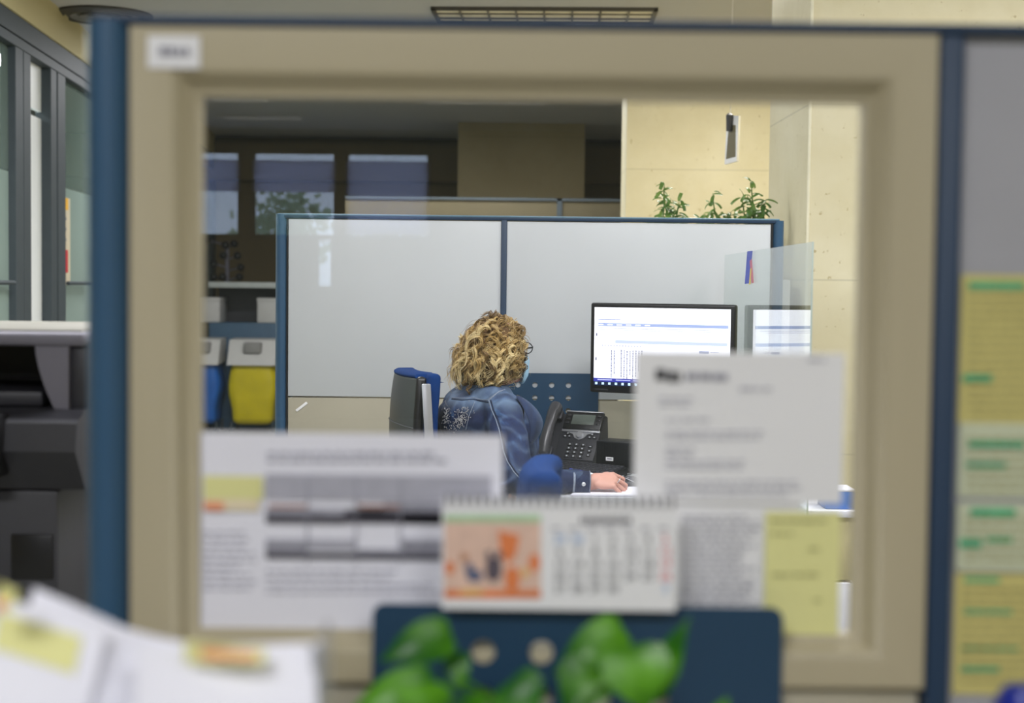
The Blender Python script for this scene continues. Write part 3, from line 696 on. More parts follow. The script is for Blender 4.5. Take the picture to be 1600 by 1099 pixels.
# acrylic side screen
AX = .792
ya = AX * F / (1265 - 800 + 2); yb_ = 5.32
t = thing('acrylic_screen', 'clear acrylic screen standing along the right side of the desk', 'screen', (AX, 4.5, DT), 0)
MB().box(AX - .0025, AX + .0025, ya, yb_, .7, P(1265, 378, ya).z).build('sheet', glass('acrylic', (.88, .92, .91), 1.49, .0, haze=.03), t, smooth=0)
MB().box(AX - .002, AX + .002, ya - .003, ya, .7, P(1265, 378, ya).z).build('polished_edge', mat('acrylic_edge', (200, 215, 210), .2), t, smooth=0)
for yy in (3.95, 5.1): MB().box(AX - .008, AX + .008, yy, yy + .05, DT - .06, DT + .02, .002).build('clamp', m_silver, t)
def AS(px, py):  # point on the screen's plane
    D = AX * F / (px - 800); p = P(px, py, D); D = AX / p.x * D; return P(px, py, D)
def apoly(name, pts, m, off):
    vs = [AS(*p) for p in pts]; g = MB(); g.prism([(AX - .0028 - off, v.y, v.z) for v in vs], (-.0004, 0, 0)); return g.build(name, m, tl_, smooth=0)
q = AS(1171, 445)
tl_ = thing('logo_sticker', 'small slanted blue, red and yellow logo sticker on the acrylic screen', 'sticker', (AX - .003, q.y, q.z), 0)
apoly('blue_stroke', [(1169, 393), (1177, 392), (1172, 443), (1165, 444)], mat('logo_blue', (60, 80, 185)), 0)
apoly('red_stroke', [(1173, 408), (1176, 405), (1179, 442), (1176, 443)], mat('logo_red', (200, 110, 130)), .0005)
apoly('yellow_stroke', [(1174, 420), (1176, 419), (1174, 444), (1172, 445)], mat('logo_yellow', (225, 200, 90)), .0009)

# ------------------------------------------------------------------ monitor
lc = P(922, 543, 5.11); yaw = -25
Wm, Hm = .535, .322
MM = Matrix.Translation(P(922, 543, 5.11)) @ Matrix.Rotation(R(yaw), 4, 'Z')   # origin: left centre of the front face; +x to the right
t = thing('computer_monitor', 'black computer monitor with a white web page on its screen', 'monitor', (MM @ Vector((Wm / 2, .12, 0))).to_tuple()[:2] + (DT,), yaw)
g = MB(); g.M = MM; g.box(0, Wm, 0, .035, -Hm / 2, Hm / 2, .008, 3); 
g.build('housing', m_black, t)
bz = .016; sx0, sx1, sz0, sz1 = bz, Wm - bz, -Hm / 2 + .026, Hm / 2 - bz
m_scr = mat('screen_white', (250, 250, 255), .4, emit=(236, 240, 255), es=.86, var=0)
g = MB(); g.M = MM; g.box(sx0, sx1, -.0012, .002, sz0, sz1); scr = g.build('display', m_scr, t, smooth=0)
def S(name, rects, rgb, off=.0016, es=.8):
    g = MB(); g.M = MM; w_ = sx1 - sx0; h_ = sz1 - sz0
    for (a, b_, c, d) in rects: g.box(sx0 + w_ * a, sx0 + w_ * c, -off - .0002, -off, sz1 - h_ * d, sz1 - h_ * b_)
    return g.build(name, mat('scr_%s' % name, rgb, .4, emit=rgb, es=es, var=0), scr, smooth=0)
S('menu_bar', [(.03, .20, .985, .238)], (150, 165, 205)); S('table_bar', [(.16, .415, .98, .455)], (185, 196, 226)); S('menu_button', [(.78, .525, .85, .555)], (130, 140, 180))
S('task_bar', [(0, .95, 1, 1.0)], (16, 30, 60), es=.6); S('status_bar', [(0, .905, 1, .95)], (52, 56, 150)); 
r_ = random.Random(5)
ic = [(.012 + .05 * i, .958, .030 + .05 * i, .988) for i in range(10)]
S('task_icons', ic, (190, 220, 245), .0022, 1); S('status_text', [(.03, .92, .14, .932), (.17, .92, .28, .932), (.3, .92, .36, .932)], (180, 185, 230), .0022)
tx = [(.03 + .07 * i, .214, .07 + .07 * i, .226) for i in range(6)]
S('menu_text', tx, (240, 242, 252), .0022, 1); 
tl = [(.03, .262, .95, .268), (.03, .285, .9, .29), (.03, .15, .2, .16), (.03, .06, .12, .066), (.86, .53, .92, .54)]
S('page_text', tl, (165, 170, 195))
col = []
for i in range(10):
    x = .13 + .0 + i * .022 + (.03 if i > 1 else 0); y = .53 + r_.uniform(0, .02)
    ye = .9 - r_.uniform(0, .08) * (i % 3)
    while y < ye: h = r_.uniform(.01, .03); col.append((x, y, x + .008, y + h)); y += h + .008
S('rotated_text', col, (120, 124, 150)); S('column_heads', [(.06 + i * .022, .48, .068 + i * .022, .495) for i in range(14)], (150, 155, 180))
S('side_marks', [(.015, .33, .022, .37), (.012, .64, .02, .68)], (40, 40, 80))
S('page_fields', [(.5 + .03 * i, .49, .502 + .03 * i, .6) for i in range(8)], (215, 220, 235))
g = MB(); g.M = MM; g.box(.02, .07, -.0008, .001, -Hm / 2 + .009, -Hm / 2 + .014); g.build('badge', m_dark, t, smooth=0)
g = MB(); g.M = MM; hz = DT - MM.translation.z; g.box(Wm / 2 - .04, Wm / 2 + .04, .035, .06, hz, .05, .004); g.build('stand', m_black, t)
g = MB(); g.M = MM; g.box(Wm / 2 - .10, Wm / 2 + .10, .0, .13, hz, hz + .014, .005); g.build('foot', m_black, t)

# ------------------------------------------------------------------ desk phone
ph = P(888, 712, 5.13)
PM = Matrix.Translation((ph.x, ph.y, DT)) @ Matrix.Rotation(R(-24), 4, 'Z')
t = thing('desk_phone', 'dark grey office desk phone with handset and small display', 'telephone', (ph.x, ph.y, DT), -24)
# wedge
tilt = R(52); W2 = .108
g = MB(); fl = .20; dy, dz = fl * math.cos(tilt), fl * math.sin(tilt)
g.prism([(-W2, -.03, .0), (-W2, -.034, .022), (-W2, -.03 + dy, .022 + dz), (-W2, -.01 + dy, .015 + dz), (-W2, .13, 0)], (2 * W2, 0, 0)); g.build('base', m_dark, t, local=True)
FM = Matrix.Translation((0, -.032, .022)) @ Matrix.Rotation(tilt, 4, 'X')   # x right, y up the face, z out of face
def face(name, boxes, m, par=None, bev=.0015):
    g = MB(); g.M = FM
    for b6 in boxes: g.box(*b6, bev)
    return g.build(name, m, par or t, local=True)
m_key = mat('phone_keys', (44, 44, 48), .35); m_keyt = mat('key_lettering', (205, 208, 214), .5)
face('face_plate', [(-.045, .107, .004, .135, 0, .005)], m_dark)
hd = face('display_housing', [(-.04, .107, .128, .205, .0, .016)], m_black, bev=.004)
face('display_rim', [(-.038, .106, .201, .206, .012, .018), (-.041, .107, .120, .130, .002, .012)], m_silver)
face('lcd', [(-.01, .078, .148, .190, .0165, .0172)], mat('lcd_green', (96, 104, 98), .25))
face('soft_key', [(-.032, -.018, .150 + .016 * i, .158 + .016 * i, .016, .0185) for i in range(3)] + [(.086, .1, .150 + .016 * i, .158 + .016 * i, .016, .0185) for i in range(3)], m_key)
g = MB(); g.M = FM; g.prism([(-.03, .122, .006), (.097, .122, .006), (.06, .112, .006), (.05, .096, .006), (.032, .088, .006), (.014, .096, .006), (.004, .112, .006)], (0, 0, .002)); g.build('nav_surround', m_silver, t, local=True)
g = MB(); g.M = FM; g.lathe([(.014, .006), (.014, .012), (.011, .015), (.002, .0155)], (.032, .108, 0)); g.build('nav_button', m_silver, t, local=True)
ks = [(-.005 + .026 * c, .013 + .026 * c, .012 + .0165 * r_, .023 + .0165 * r_, .004, .0085) for c in range(3) for r_ in range(4)]
for k in ks: face('key', [k], m_key)
face('key_lettering', [((k[0] + k[1]) / 2 - .003, (k[0] + k[1]) / 2 + .003, (k[2] + k[3]) / 2 - .002, (k[2] + k[3]) / 2 + .003, .0085, .009) for k in ks], m_keyt, bev=0)
sk = [(.078, .092, .02 + .018 * i, .03 + .018 * i, .004, .009) for i in range(3)] + [(-.03, -.016, .096, .105, .004, .009), (-.012, .0, .096, .105, .004, .009), (-.022, -.008, .108, .117, .004, .009), (.066, .078, .096, .105, .004, .009), (.084, .098, .096, .105, .004, .009), (.074, .086, .108, .117, .004, .009)]
for k in sk: face('function_key', [k], m_key)
face('function_marks', [((k[0] + k[1]) / 2 - .003, (k[0] + k[1]) / 2 + .003, (k[2] + k[3]) / 2 - .0015, (k[2] + k[3]) / 2 + .002, .009, .0095) for k in sk], m_keyt, bev=0)
g = MB(); g.M = FM; g.tube([(-.076, .0, .022), (-.076, .012, .034), (-.076, .05, .045), (-.076, .11, .05), (-.076, .17, .048), (-.076, .205, .036), (-.076, .215, .02)], [.014, .023, .022, .019, .022, .025, .016], 14)
g.build('handset', mat('handset_grey', (70, 70, 74), .32), t, local=True)
g = MB(); g.M = FM; g.box(-.1, -.052, .004, .045, 0, .022, .005); g.box(-.1, -.052, .165, .205, 0, .022, .005); g.build('cradle', m_dark, t, local=True)

# ------------------------------------------------------------------ mini computer
q = P(931, 716, 5.0)
t = thing('mini_computer', 'small black ribbed computer box with a white label beside the phone', 'computer', (q.x, q.y, DT), -28)
g = MB(); g.box(0, .26, 0, .11, 0, .108, .004); g.build('case', m_black, t, local=True)
g = MB()
for k in range(58): g.box(.008 + k * .0042, .0098 + k * .0042, -.0015, .001, .006, .102)
g.build('ribbed_front', m_black, t, local=True, smooth=0)
MB().box(.04, .068, -.003, -.001, .04, .053).build('label', mat('pure_white', (0, 0, 0)), t, local=True, smooth=0)
MB().box(.045, .063, -.0036, -.003, .045, .049).build('label_text', m_ink, t, local=True, smooth=0)
a = P(985, 724, 4.95)
tag(MB().tube([(a.x - .05, 4.97, DT + .003), (a.x - .01, 4.93, DT + .02), (a.x, 4.9, DT + .004), (a.x - .03, 4.85, DT + .003), (a.x + .01, 4.75, DT + .003), (a.x + .02, 4.65, DT + .003)], .002, 6).build('computer_cable', m_black), 'thin black cable curling in front of the small black computer box', 'cable')
# keyboard
q = P(915, 734, 4.93)
t = thing('keyboard', 'black keyboard lying on the desk behind the hand', 'keyboard', (q.x, q.y, DT), -34)
MB().prism([(-.11, -.065, .0), (-.11, -.065, .012), (-.11, .065, .024), (-.11, .065, 0)], (.24, 0, 0)).build('case', m_black, t, local=True)
kk = MB()
for i in range(13):
    for j in range(5): kk.box(-.104 + i * .0178, -.09 + i * .0178, -.058 + j * .024, -.04 + j * .024, .012 + j * .0022, .021 + j * .0024, .0015)
kk.build('keys', m_dark, t, local=True)
# mouse
q = P(984, 752, 4.62)
t = thing('computer_mouse', 'black and grey computer mouse beside the fingertips', 'mouse', (q.x, q.y, DT), -20)
g = MB(); g.ell((0, 0, .008), (.033, .055, .026)); g.v = [Vector((v.x, v.y, max(v.z, 0))) for v in g.v]; g.build('shell', m_dark, t, local=True)
g = MB()
for k in range(4): g.tube([(-.026 + .004 * k, -.04 + .02 * k, .02), (0, -.045 + .022 * k, .032), (.026 - .004 * k, -.04 + .02 * k, .02)], .0014, 5)
g.build('ribs', m_silver, t, local=True)
# paper under hand
a, b2, c, d = P(893, 778, 4.40), P(1010, 780, 4.40), P(1010, 748, 4.72), P(925, 762, 4.60)
t = thing('writing_paper', 'white sheets of paper on the desk under the writing hand', 'paper', (.35, 4.5, DT), 0)
MB().prism([(.185, 4.375, DT), (.44, 4.375, DT), (.44, 4.58, DT), (.21, 4.56, DT)], (0, 0, .004)).build('lower_sheets', mat('grey_sheets', (190, 190, 200), .8), t, smooth=0)
MB().prism([(.19, 4.385, DT + .004), (.44, 4.385, DT + .004), (.44, 4.57, DT + .004), (.22, 4.55, DT + .004)], (0, 0, .0025)).build('top_sheet', m_white, t, smooth=0)
# blue pen lying
pa_, pb_, pc_ = P(890, 734, 4.80), P(916, 738.5, 4.78), P(934, 743, 4.76)
t = thing('note_pad', 'thick white note pad between the keyboard and the wrist', 'pad', (pb_.x, 4.80, DT), 0)
MB().box(pa_.x - .0, pc_.x + .02, 4.755, 4.84, DT, min(pa_.z, pb_.z, pc_.z) - .004).build('pages', m_white, t, smooth=0)
t = thing('ballpoint_pen', 'blue and white ballpoint pen lying behind the wrist', 'pen', tuple(pa_), 0)
MB().tube([pa_, pb_], .0045, 8).build('barrel', mat('pen_blue', (50, 70, 190), .3), t); MB().tube([pb_, pc_], [.0045, .002], 8).build('cap', m_silver, t)

# ------------------------------------------------------------------ office chairs
def office_chair(name, label, loc, rz, backtop=1.12, bw=.43, group=None, pad=.045, shell=True):
    """faces local +x"""
    t = thing(name, label, 'chair', loc, rz, group)
    def back(x_off, th, wd0, wd1, z0, z1, m, nm, bev=.012, cr=.02):
        g = MB(); n = 8; vs = []
        for k in range(n + 1):
            s = k / n; z = z0 + (z1 - z0) * s; x = x_off - .035 * s - .03 * math.sin(s * math.pi) * 1; wd = wd0 + (wd1 - wd0) * s
            if k == n: wd *= .94
            m_ = 6
            for j in range(m_ + 1):
                u = j / m_ * 2 - 1; vs.append((x - cr * (1 - u * u), u * wd / 2, z))
        N_ = len(vs); m1 = m_ + 1
        vs += [(v[0] + th, v[1], v[2]) for v in vs]
        fs = [(k * m1 + j, k * m1 + j + 1, (k + 1) * m1 + j + 1, (k + 1) * m1 + j) for k in range(n) for j in range(m_)]
        fs += [tuple(q + N_ for q in f[::-1]) for f in fs]
        bd = list(range(m1)) + [k * m1 + m_ for k in range(1, n + 1)] + [n * m1 + j for j in range(m_ - 1, -1, -1)] + [k * m1 for k in range(n - 1, 0, -1)]
        fs += [(bd[i], bd[(i + 1) % len(bd)], bd[(i + 1) % len(bd)] + N_, bd[i] + N_) for i in range(len(bd))]
        o = g.add(vs, fs).build(nm, m, t, local=True, smooth=40)
        bv = o.modifiers.new('b', 'BEVEL'); bv.width = bev; bv.segments = 3; bv.limit_method = 'ANGLE'
        return o
    back(-.235, pad, bw, bw - .02, .62, backtop, m_chairblue, 'backrest', bev=pad * .35)
    back(-.270 if shell else -.25, .033 if shell else .012, bw - .02, bw - .05, .60, backtop - (.010 if shell else .12), m_black, 'back_shell')
    if shell: back(-.262, .05, bw - .08, bw - .12, backtop - .03, backtop + .002, m_chairblue, 'top_roll')
    for zz in ((.42, .66) if shell else ()):
        g = MB(); z = .6 + (backtop - .6) * zz
        hw = (bw - .02 - .03 * zz) / 2
        g.tube([(-.2705 - .035 * zz - .03 * math.sin(zz * math.pi) - .02 * (1 - u * u), u * hw, z) for u in [-.97 + .194 * i for i in range(11)]], .0022, 5); g.build('groove', m_dark, t, local=True)
    for s in ((-1,) if shell else ()):
        o = MB().box(-.262, -.232, s * (bw / 2 + .002) - .004, s * (bw / 2 + .002) + .006, .66, backtop - .03, .004)
        for v in o.v: q_ = (v.z - .62) / (backtop - .62); v.x -= .035 * q_ + .03 * math.sin(max(0, min(1, q_)) * math.pi) + .0
        o.build('side_strip', m_silver, t, local=True)
    MB().box(-.22, .25, -.24, .24, .43, .50, .03, 4).build('seat', m_chairblue, t, local=True)
    MB().box(-.31, .0, -.035, .035, .38, .42, .006).build('mechanism', m_black, t, local=True)
    MB().tube([(-.29, 0, .40), (-.33, 0, .5), (-.31, 0, .72)], .02, 8).build('back_bracket', m_black, t, local=True)
    MB().lathe([(.03, .1), (.03, .25), (.02, .26), (.02, .40)]).build('column', m_silver, t, local=True)
    for k in range(5):
        a = 2 * math.pi * k / 5; e = Vector((math.cos(a), math.sin(a), 0))
        l = MB().tube([e * .02 + Vector((0, 0, .11)), e * .28 + Vector((0, 0, .075))], [.022, .014], 8).build('base_leg', m_black, t, local=True)
        MB().tube([e * .29 + Vector((-.0 - e.y * .018, e.x * .018, .03)), e * .29 + Vector((e.y * .018, -e.x * .018, .03))], .03, 14).build('castor', m_black, l, local=True)
    return t
office_chair('office_chair', 'blue office chair with black back shell behind the seated person', (-.066, 4.88, 0), 17)
q = P(852, 724, 3.0)
office_chair('office_chair', 'blurred blue chair back in front of the seated person\'s forearm', (q.x + .238, 3.0, 0), -2, backtop=q.z, bw=.40, pad=.078, shell=False)

# ------------------------------------------------------------------ the woman
phi = R(25); fx = Vector((math.cos(phi), math.sin(phi), 0)); rx = Vector((math.sin(phi), -math.cos(phi), 0)); BASE = Vector((-.235, 4.72, 0))
def Wp(f, r_, z): return BASE + fx * f + rx * r_ + Vector((0, 0, z))
RF = Matrix((fx, -rx, Vector((0, 0, 1)))).transposed()    # local x=forward, y=left
woman = thing('person', 'seated person with curly blond hair, denim jacket and blue face mask, writing', 'person', tuple(Wp(0, 0, 0)), math.degrees(phi))
ph2 = R(46); hx = Vector((math.cos(ph2), math.sin(ph2), 0)); hr = Vector((math.sin(ph2), -math.cos(ph2), 0)); HF = Matrix((hx, -hr, Vector((0, 0, 1)))).transposed()
m_skin = mat('skin', (208, 156, 140), .5, var=.05, vs=30, bump=.08, bs=160)
b = MB()
HC = Wp(.205, 0, 1.19)
b.ell(HC, (.092, .074, .105), 24, 18, HF)                 # cranium
b.ell(HC + hx * .035 - Vector((0, 0, .05)), (.062, .056, .07), 20, 14, HF)   # face/jaw
b.ell(HC + hx * .10 - Vector((0, 0, .022)), (.016, .013, .024), 10, 8, HF)    # nose
b.ell(HC + hx * .085 - Vector((0, 0, .098)), (.02, .022, .014), 10, 8, HF)    # chin
b.ell(HC + hx * .092 - Vector((0, 0, .065)), (.012, .024, .007), 10, 8, HF)   # lips
for s in (-1, 1): b.ell(HC + hr * s * .075 - Vector((0, 0, .02)), (.018, .008, .03), 10, 8, HF)  # ears
b.cap(Wp(.165, 0, 1.03), HC - Vector((0, 0, .06)) - fx * .02, .052, .048)
b.ell(Wp(.15, 0, .90), (.10, .16, .17), 20, 14, RF); b.ell(Wp(.08, 0, .72), (.11, .15, .15), 20, 14, RF); b.ell(Wp(.0, 0, .58), (.14, .17, .12), 20, 14, RF)
SH = {1: Wp(.155, .165, 1.0), -1: Wp(.155, -.165, 1.0)}
for s in (1, -1): b.cap(Wp(.15, .05 * s, 1.02), SH[s], .055, .05)
EL = {1: P(806, 750, 4.44), -1: Wp(.10, -.23, .78)}
WR = {1: P(918, 755, 4.45), -1: Wp(.27, -.13, .69)}
HD = {1: P(948, 751, 4.46), -1: Wp(.34, -.10, .67)}
for s in (1, -1):
    b.cap(SH[s], EL[s], .044, .036); b.cap(EL[s], WR[s], .037, .026); b.cap(WR[s], WR[s].lerp(HD[s], .4), .025, .024)
    kn = Wp(.43, .13 * s, .56); b.cap(Wp(.02, .09 * s, .55), kn, .08, .055); b.cap(kn, Wp(.40, .12 * s, .1), .052, .035)
    b.cap(Wp(.38, .12 * s, .05), Wp(.54, .14 * s, .035), .035, .028)
# hands: palm (flattened) with five bent fingers
def hand(b, wr, fwd, up, side, curl, pen=False):
    fwd = fwd.normalized(); up = up.normalized(); side = side.normalized()
    Rm = Matrix((fwd, side, up)).transposed()
    b.ell(wr + fwd * .045, (.046, .036, .017), 20, 12, Rm); b.ell(wr + fwd * .06 + side * .008, (.032, .037, .016), 18, 12, Rm)
    lens = [(.040, .024, .020), (.044, .027, .021), (.040, .025, .02), (.031, .019, .018)]
    offs = [.032, .0108, -.0102, -.030]
    for i, (ls, o_) in enumerate(zip(lens, offs)):
        p = wr + fwd * (.083 - .004 * abs(i - 1)) + side * o_ + up * .003; a = R(curl[0] + 4 * i)
        r_ = .0080 if i < 3 else .0070
        b.cap(wr + fwd * .04 + side * o_ * .8, p, .0095, r_ + .001)
        for k, l in enumerate(ls):
            d = fwd * math.cos(a) - up * math.sin(a) - side * (.12 * (i - 1.2))
            q = p + d * l; b.cap(p, q, r_ - .0006 * k, r_ - .0006 * (k + 1)); p = q; a += R(curl[1 + min(k, 1)])
    p = wr + fwd * .02 + side * .030 - up * .006; q = p + (fwd * .8 + side * .45 - up * .25).normalized() * .036; b.cap(p, q, .0125, .0105)
    q2 = q + (fwd * 1 + side * .02 - up * .3).normalized() * .028; b.cap(q, q2, .0105, .009); q3 = q2 + (fwd - side * .3 - up * .2).normalized() * .022; b.cap(q2, q3, .009, .0075)
    return q3
wr = WR[1] + Vector((.005, 0, .006))
tipP = hand(b, wr, Vector((1, .10, -.02)), Vector((-.02, -.50, .87)), Vector((-.05, .87, .50)), (32, 58, 40))
wl = WR[-1]; hand(b, wl, (HD[-1] - WR[-1]), Vector((0, 0, 1)), (HD[-1] - WR[-1]).cross(Vector((0, 0, 1))), (12, 18, 14))
body = b.build('body', m_skin, woman)
rm = body.modifiers.new('r', 'REMESH'); rm.mode = 'VOXEL'; rm.voxel_size = .0029; rm.use_smooth_shade = True
sm = body.modifiers.new('s', 'SMOOTH'); sm.factor = .5; sm.iterations = 3
# face details
m_eye = mat('eye_white', (235, 235, 235), .2); m_iris = mat('iris', (70, 60, 40), .2)
for s in (-1, 1):
    e = HC + hx * .083 + hr * s * .03 + Vector((0, 0, .005)); g = MB().ell(e, (.012, .012, .012), 12, 8).build('eye', m_eye, woman); MB().ell(e + hx * .0095, (.005, .005, .005), 10, 6).build('iris', m_iris, g)
# trousers
g = MB()
for s in (1, -1):
    kn = Wp(.43, .13 * s, .56); g.cap(Wp(.02, .09 * s, .56), kn, .098, .07); g.cap(kn, Wp(.40, .12 * s, .13), .068, .055)
g.ell(Wp(.0, 0, .60), (.155, .19, .12), 20, 14, RF)
o = g.build('trousers', mat('dark_trousers', (28, 30, 40), .8), woman); mo = o.modifiers.new('r', 'REMESH'); mo.mode = 'VOXEL'; mo.voxel_size = .012; mo.use_smooth_shade = True; o.modifiers.new('s', 'SMOOTH').iterations = 4
for s in (1, -1):
    MB().cap(Wp(.37, .12 * s, .045), Wp(.56, .14 * s, .036), .044, .034).build('shoe', m_black, woman)
# denim
md = bpy.data.materials.new('denim'); md.use_nodes = True; N = md.node_tree.nodes; L = md.node_tree.links; bs = N['Principled BSDF']
tc = N.new('ShaderNodeTexCoord')
n1 = N.new('ShaderNodeTexNoise'); n1.inputs['Scale'].default_value = 9; n1.inputs['Detail'].default_value = 6; n1.inputs['Roughness'].default_value = .6; n1.inputs['Distortion'].default_value = .6
mpg = N.new('ShaderNodeMapping'); mpg.inputs['Scale'].default_value = (1, 1, .7); L.new(tc.outputs['Object'], mpg.inputs[0]); L.new(mpg.outputs[0], n1.inputs['Vector'])
rr = N.new('ShaderNodeValToRGB'); e = rr.color_ramp.elements; e[0].position = .42; e[0].color = (*lin((16, 28, 60)), 1); e[1].position = .72; e[1].color = (*lin((74, 110, 156)), 1)
e2 = e.new(.57); e2.color = (*lin((20, 40, 82)), 1)
L.new(n1.outputs['Fac'], rr.inputs[0])
n2 = N.new('ShaderNodeTexNoise'); n2.inputs['Scale'].default_value = 420; L.new(tc.outputs['Object'], n2.inputs['Vector'])
r2 = N.new('ShaderNodeValToRGB'); r2.color_ramp.elements[0].color = (.7, .7, .7, 1); r2.color_ramp.elements[1].color = (1.25, 1.25, 1.25, 1); L.new(n2.outputs['Fac'], r2.inputs[0])
mx = N.new('ShaderNodeMix'); mx.data_type = 'RGBA'; mx.blend_type = 'MULTIPLY'; mx.inputs[0].default_value = 1; L.new(rr.outputs[0], mx.inputs[6]); L.new(r2.outputs[0], mx.inputs[7])
at = N.new('ShaderNodeAttribute'); at.attribute_name = 'fade'
mx2 = N.new('ShaderNodeMix'); mx2.data_type = 'RGBA'; L.new(at.outputs['Fac'], mx2.inputs[0]); L.new(mx.outputs[2], mx2.inputs[6]); mx2.inputs[7].default_value = (*lin((120, 146, 176)), 1)
L.new(mx2.outputs[2], bs.inputs['Base Color']); bs.inputs['Roughness'].default_value = .8
bp = N.new('ShaderNodeBump'); bp.inputs['Strength'].default_value = .5; bp.inputs['Distance'].default_value = .012; L.new(n1.outputs['Fac'], bp.inputs['Height']); L.new(bp.outputs[0], bs.inputs['Normal'])
j = MB()
j.ell(Wp(.155, 0, .905), (.128, .188, .155), 28, 18, RF); j.ell(Wp(.10, 0, .76), (.135, .18, .16), 28, 18, RF); j.ell(Wp(.05, 0, .64), (.15, .185, .10), 28, 18, RF)
j.ell(Wp(.25, .02, .87), (.09, .13, .15), 24, 16, RF); j.ell(Wp(.10, 0, .96), (.09, .16, .10), 24, 16, RF)
for s in (1, -1):
    j.cap(Wp(.14, .04 * s, 1.015), SH[s] + Vector((0, 0, -.004)), .066, .064)
    e_ = EL[s]; j.cap(SH[s], SH[s].lerp(e_, .55), .068, .062); j.cap(SH[s].lerp(e_, .5), e_, .062, .052)
    j.cap(e_, e_.lerp(WR[s], .5), .053, .046); j.cap(e_.lerp(WR[s], .45), e_.lerp(WR[s], .86), .047, .039)
# gathered folds: rings and diagonals at elbow and armpit
for k in range(5):
    c = SH[1].lerp(EL[1], .62 + .09 * k); d = (EL[1] - SH[1]).normalized(); u = Vector((0, -1, 0)).cross(d).normalized(); v = Vector((0, -1, 0))
    pts = [c + u * .058 * math.cos(a) + v * .055 * math.sin(a) + d * .02 * math.sin(a * 1.3 + k) for a in [i * .4 for i in range(0, 12)]]
    j.tube(pts, [.004 + .006 * math.sin(i / 11 * math.pi) for i in range(12)], 8)
for k in range(4):
    c = EL[1].lerp(WR[1], .1 + .17 * k); pts = [c + Vector((.012 * math.sin(a * 2 + k), -.05 * math.sin(a), .046 * math.cos(a))) for a in [i * .4 for i in range(0, 9)]]
    j.tube(pts, [.003 + .006 * math.sin(i / 8 * math.pi) for i in range(9)], 8)
jk = j.build('denim_jacket', md, woman)
mo = jk.modifiers.new('r', 'REMESH'); mo.mode = 'VOXEL'; mo.voxel_size = .007; mo.use_smooth_shade = True
s_ = jk.modifiers.new('s', 'SMOOTH'); s_.factor = .6; s_.iterations = 5
tx = bpy.data.textures.new('folds', 'CLOUDS'); tx.noise_scale = .085; tx.noise_depth = 1
dm = jk.modifiers.new('d', 'DISPLACE'); dm.texture = tx; dm.texture_coords = 'LOCAL'; dm.strength = .024; dm.mid_level = .5
# bake jacket so seams can lie on it
bpy.context.view_layer.update(); dg = bpy.context.evaluated_depsgraph_get()
ev = jk.evaluated_get(dg); me = bpy.data.meshes.new_from_object(ev); jk.modifiers.clear(); jk.data = me; me.shade_smooth()
RMx = ROOTM['person']
wv = [RMx @ v.co for v in me.vertices]
bvh = BVHTree.FromPolygons(wv, [tuple(p.vertices) for p in me.polygons])
fa = me.attributes.new('fade', 'FLOAT', 'POINT')
def sstep(x): x = max(0, min(1, x)); return x * x * (3 - 2 * x)
for i, v in enumerate(wv):
    l = (v - BASE); f = l.dot(fx); r_ = l.dot(rx); z = v.z
    fd = sstep((z - .985) / .05) * .55 * (.5 + noise.noise(v * 22) * .8)          # worn pale yoke and collar area
    d1 = abs((v - SH[1]).length - .0); fd += .0
    el = (v - (EL[1] + Vector((.02, -.03, -.0)))).length; fd += max(0, .35 - el / .14) * (.5 + noise.noise(v * 40))
    ridge = 1 - abs(noise.noise(v * 16 + Vector((3, 1, 5)))) * 5; fd += max(0, ridge) * .2
    fa.data[i].value = max(0, min(.85, fd))
def cast(px, py, off=.0):
    o_ = Vector((0, 0, CAMZ)); d = (P(px, py, 5) - o_).normalized(); h = bvh.ray_cast(o_, d)
    return None if h[0] is None else (h[0] + h[1] * off if h[1].dot(d) < 0 else h[0] - h[1] * off)
def seam(name, pts, rad, m, dense=5, dash=False, off=.001):
    out = []; 
    for a, b_ in zip(pts[:-1], pts[1:]):
        for k in range(dense): out.append(cast(a[0] + (b_[0] - a[0]) * k / dense, a[1] + (b_[1] - a[1]) * k / dense, off))
    out.append(cast(*pts[-1], off)); out = [p for p in out if p is not None]
    if len(out) < 2: return
    g = MB()
    seg = [out[0]]
    for p in out[1:]:
        if (p - seg[-1]).length > .04:
            if len(seg) > 1: g.tube(seg, rad, 6)
            seg = [p]
        else: seg.append(p)
    if len(seg) > 1: g.tube(seg, rad, 6)
    if g.v: g.build(name, m, woman)
m_seam = mat('pale_stitching', (132, 142, 158), .8, var=.2, vs=200); m_welt = mat('dark_welt', (16, 28, 56), .8)
ARM = [(764, 626), (768, 640), (775, 656), (780, 672), (784, 690), (787, 706), (793, 722), (803, 738), (812, 748)]
seam('seam', ARM, .0016, m_seam); seam('seam', [(x + 3, y) for x, y in ARM], .0024, m_welt, off=.0)
seam('seam', [(706, 622), (722, 623), (740, 622), (752, 625), (764, 626), (778, 614), (796, 606)], .0014, m_seam); seam('seam', [(706, 624), (722, 625.5), (740, 624.5), (752, 627), (763, 629)], .0022, m_welt, off=0)
seam('seam', [(764, 624), (780, 612), (800, 606), (815, 612), (826, 626), (832, 642)], .0013, m_seam)
seam('seam', [(742, 628), (733, 650), (728, 672)], .0012, m_seam); seam('seam', [(810, 735), (830, 742), (852, 748)], .0012, m_seam)
# sequin embroidery on the back
g = MB(); r_ = random.Random(4)
for k in range(260):
    u = r_.gauss(0, 1); v = r_.gauss(0, 1)
    if k % 3 == 0: px, py = 697 + u * 3, 650 + v * 9
    else: px, py = 719 + u * 6 + v * 4, 655 - v * 8
    p = cast(px, py, .0008)
    if p: g.ell(p, (.0019,) * 3, 5, 4)
g.build('sequin_embroidery', mat('sequins', (205, 205, 210), .2, .6), woman)
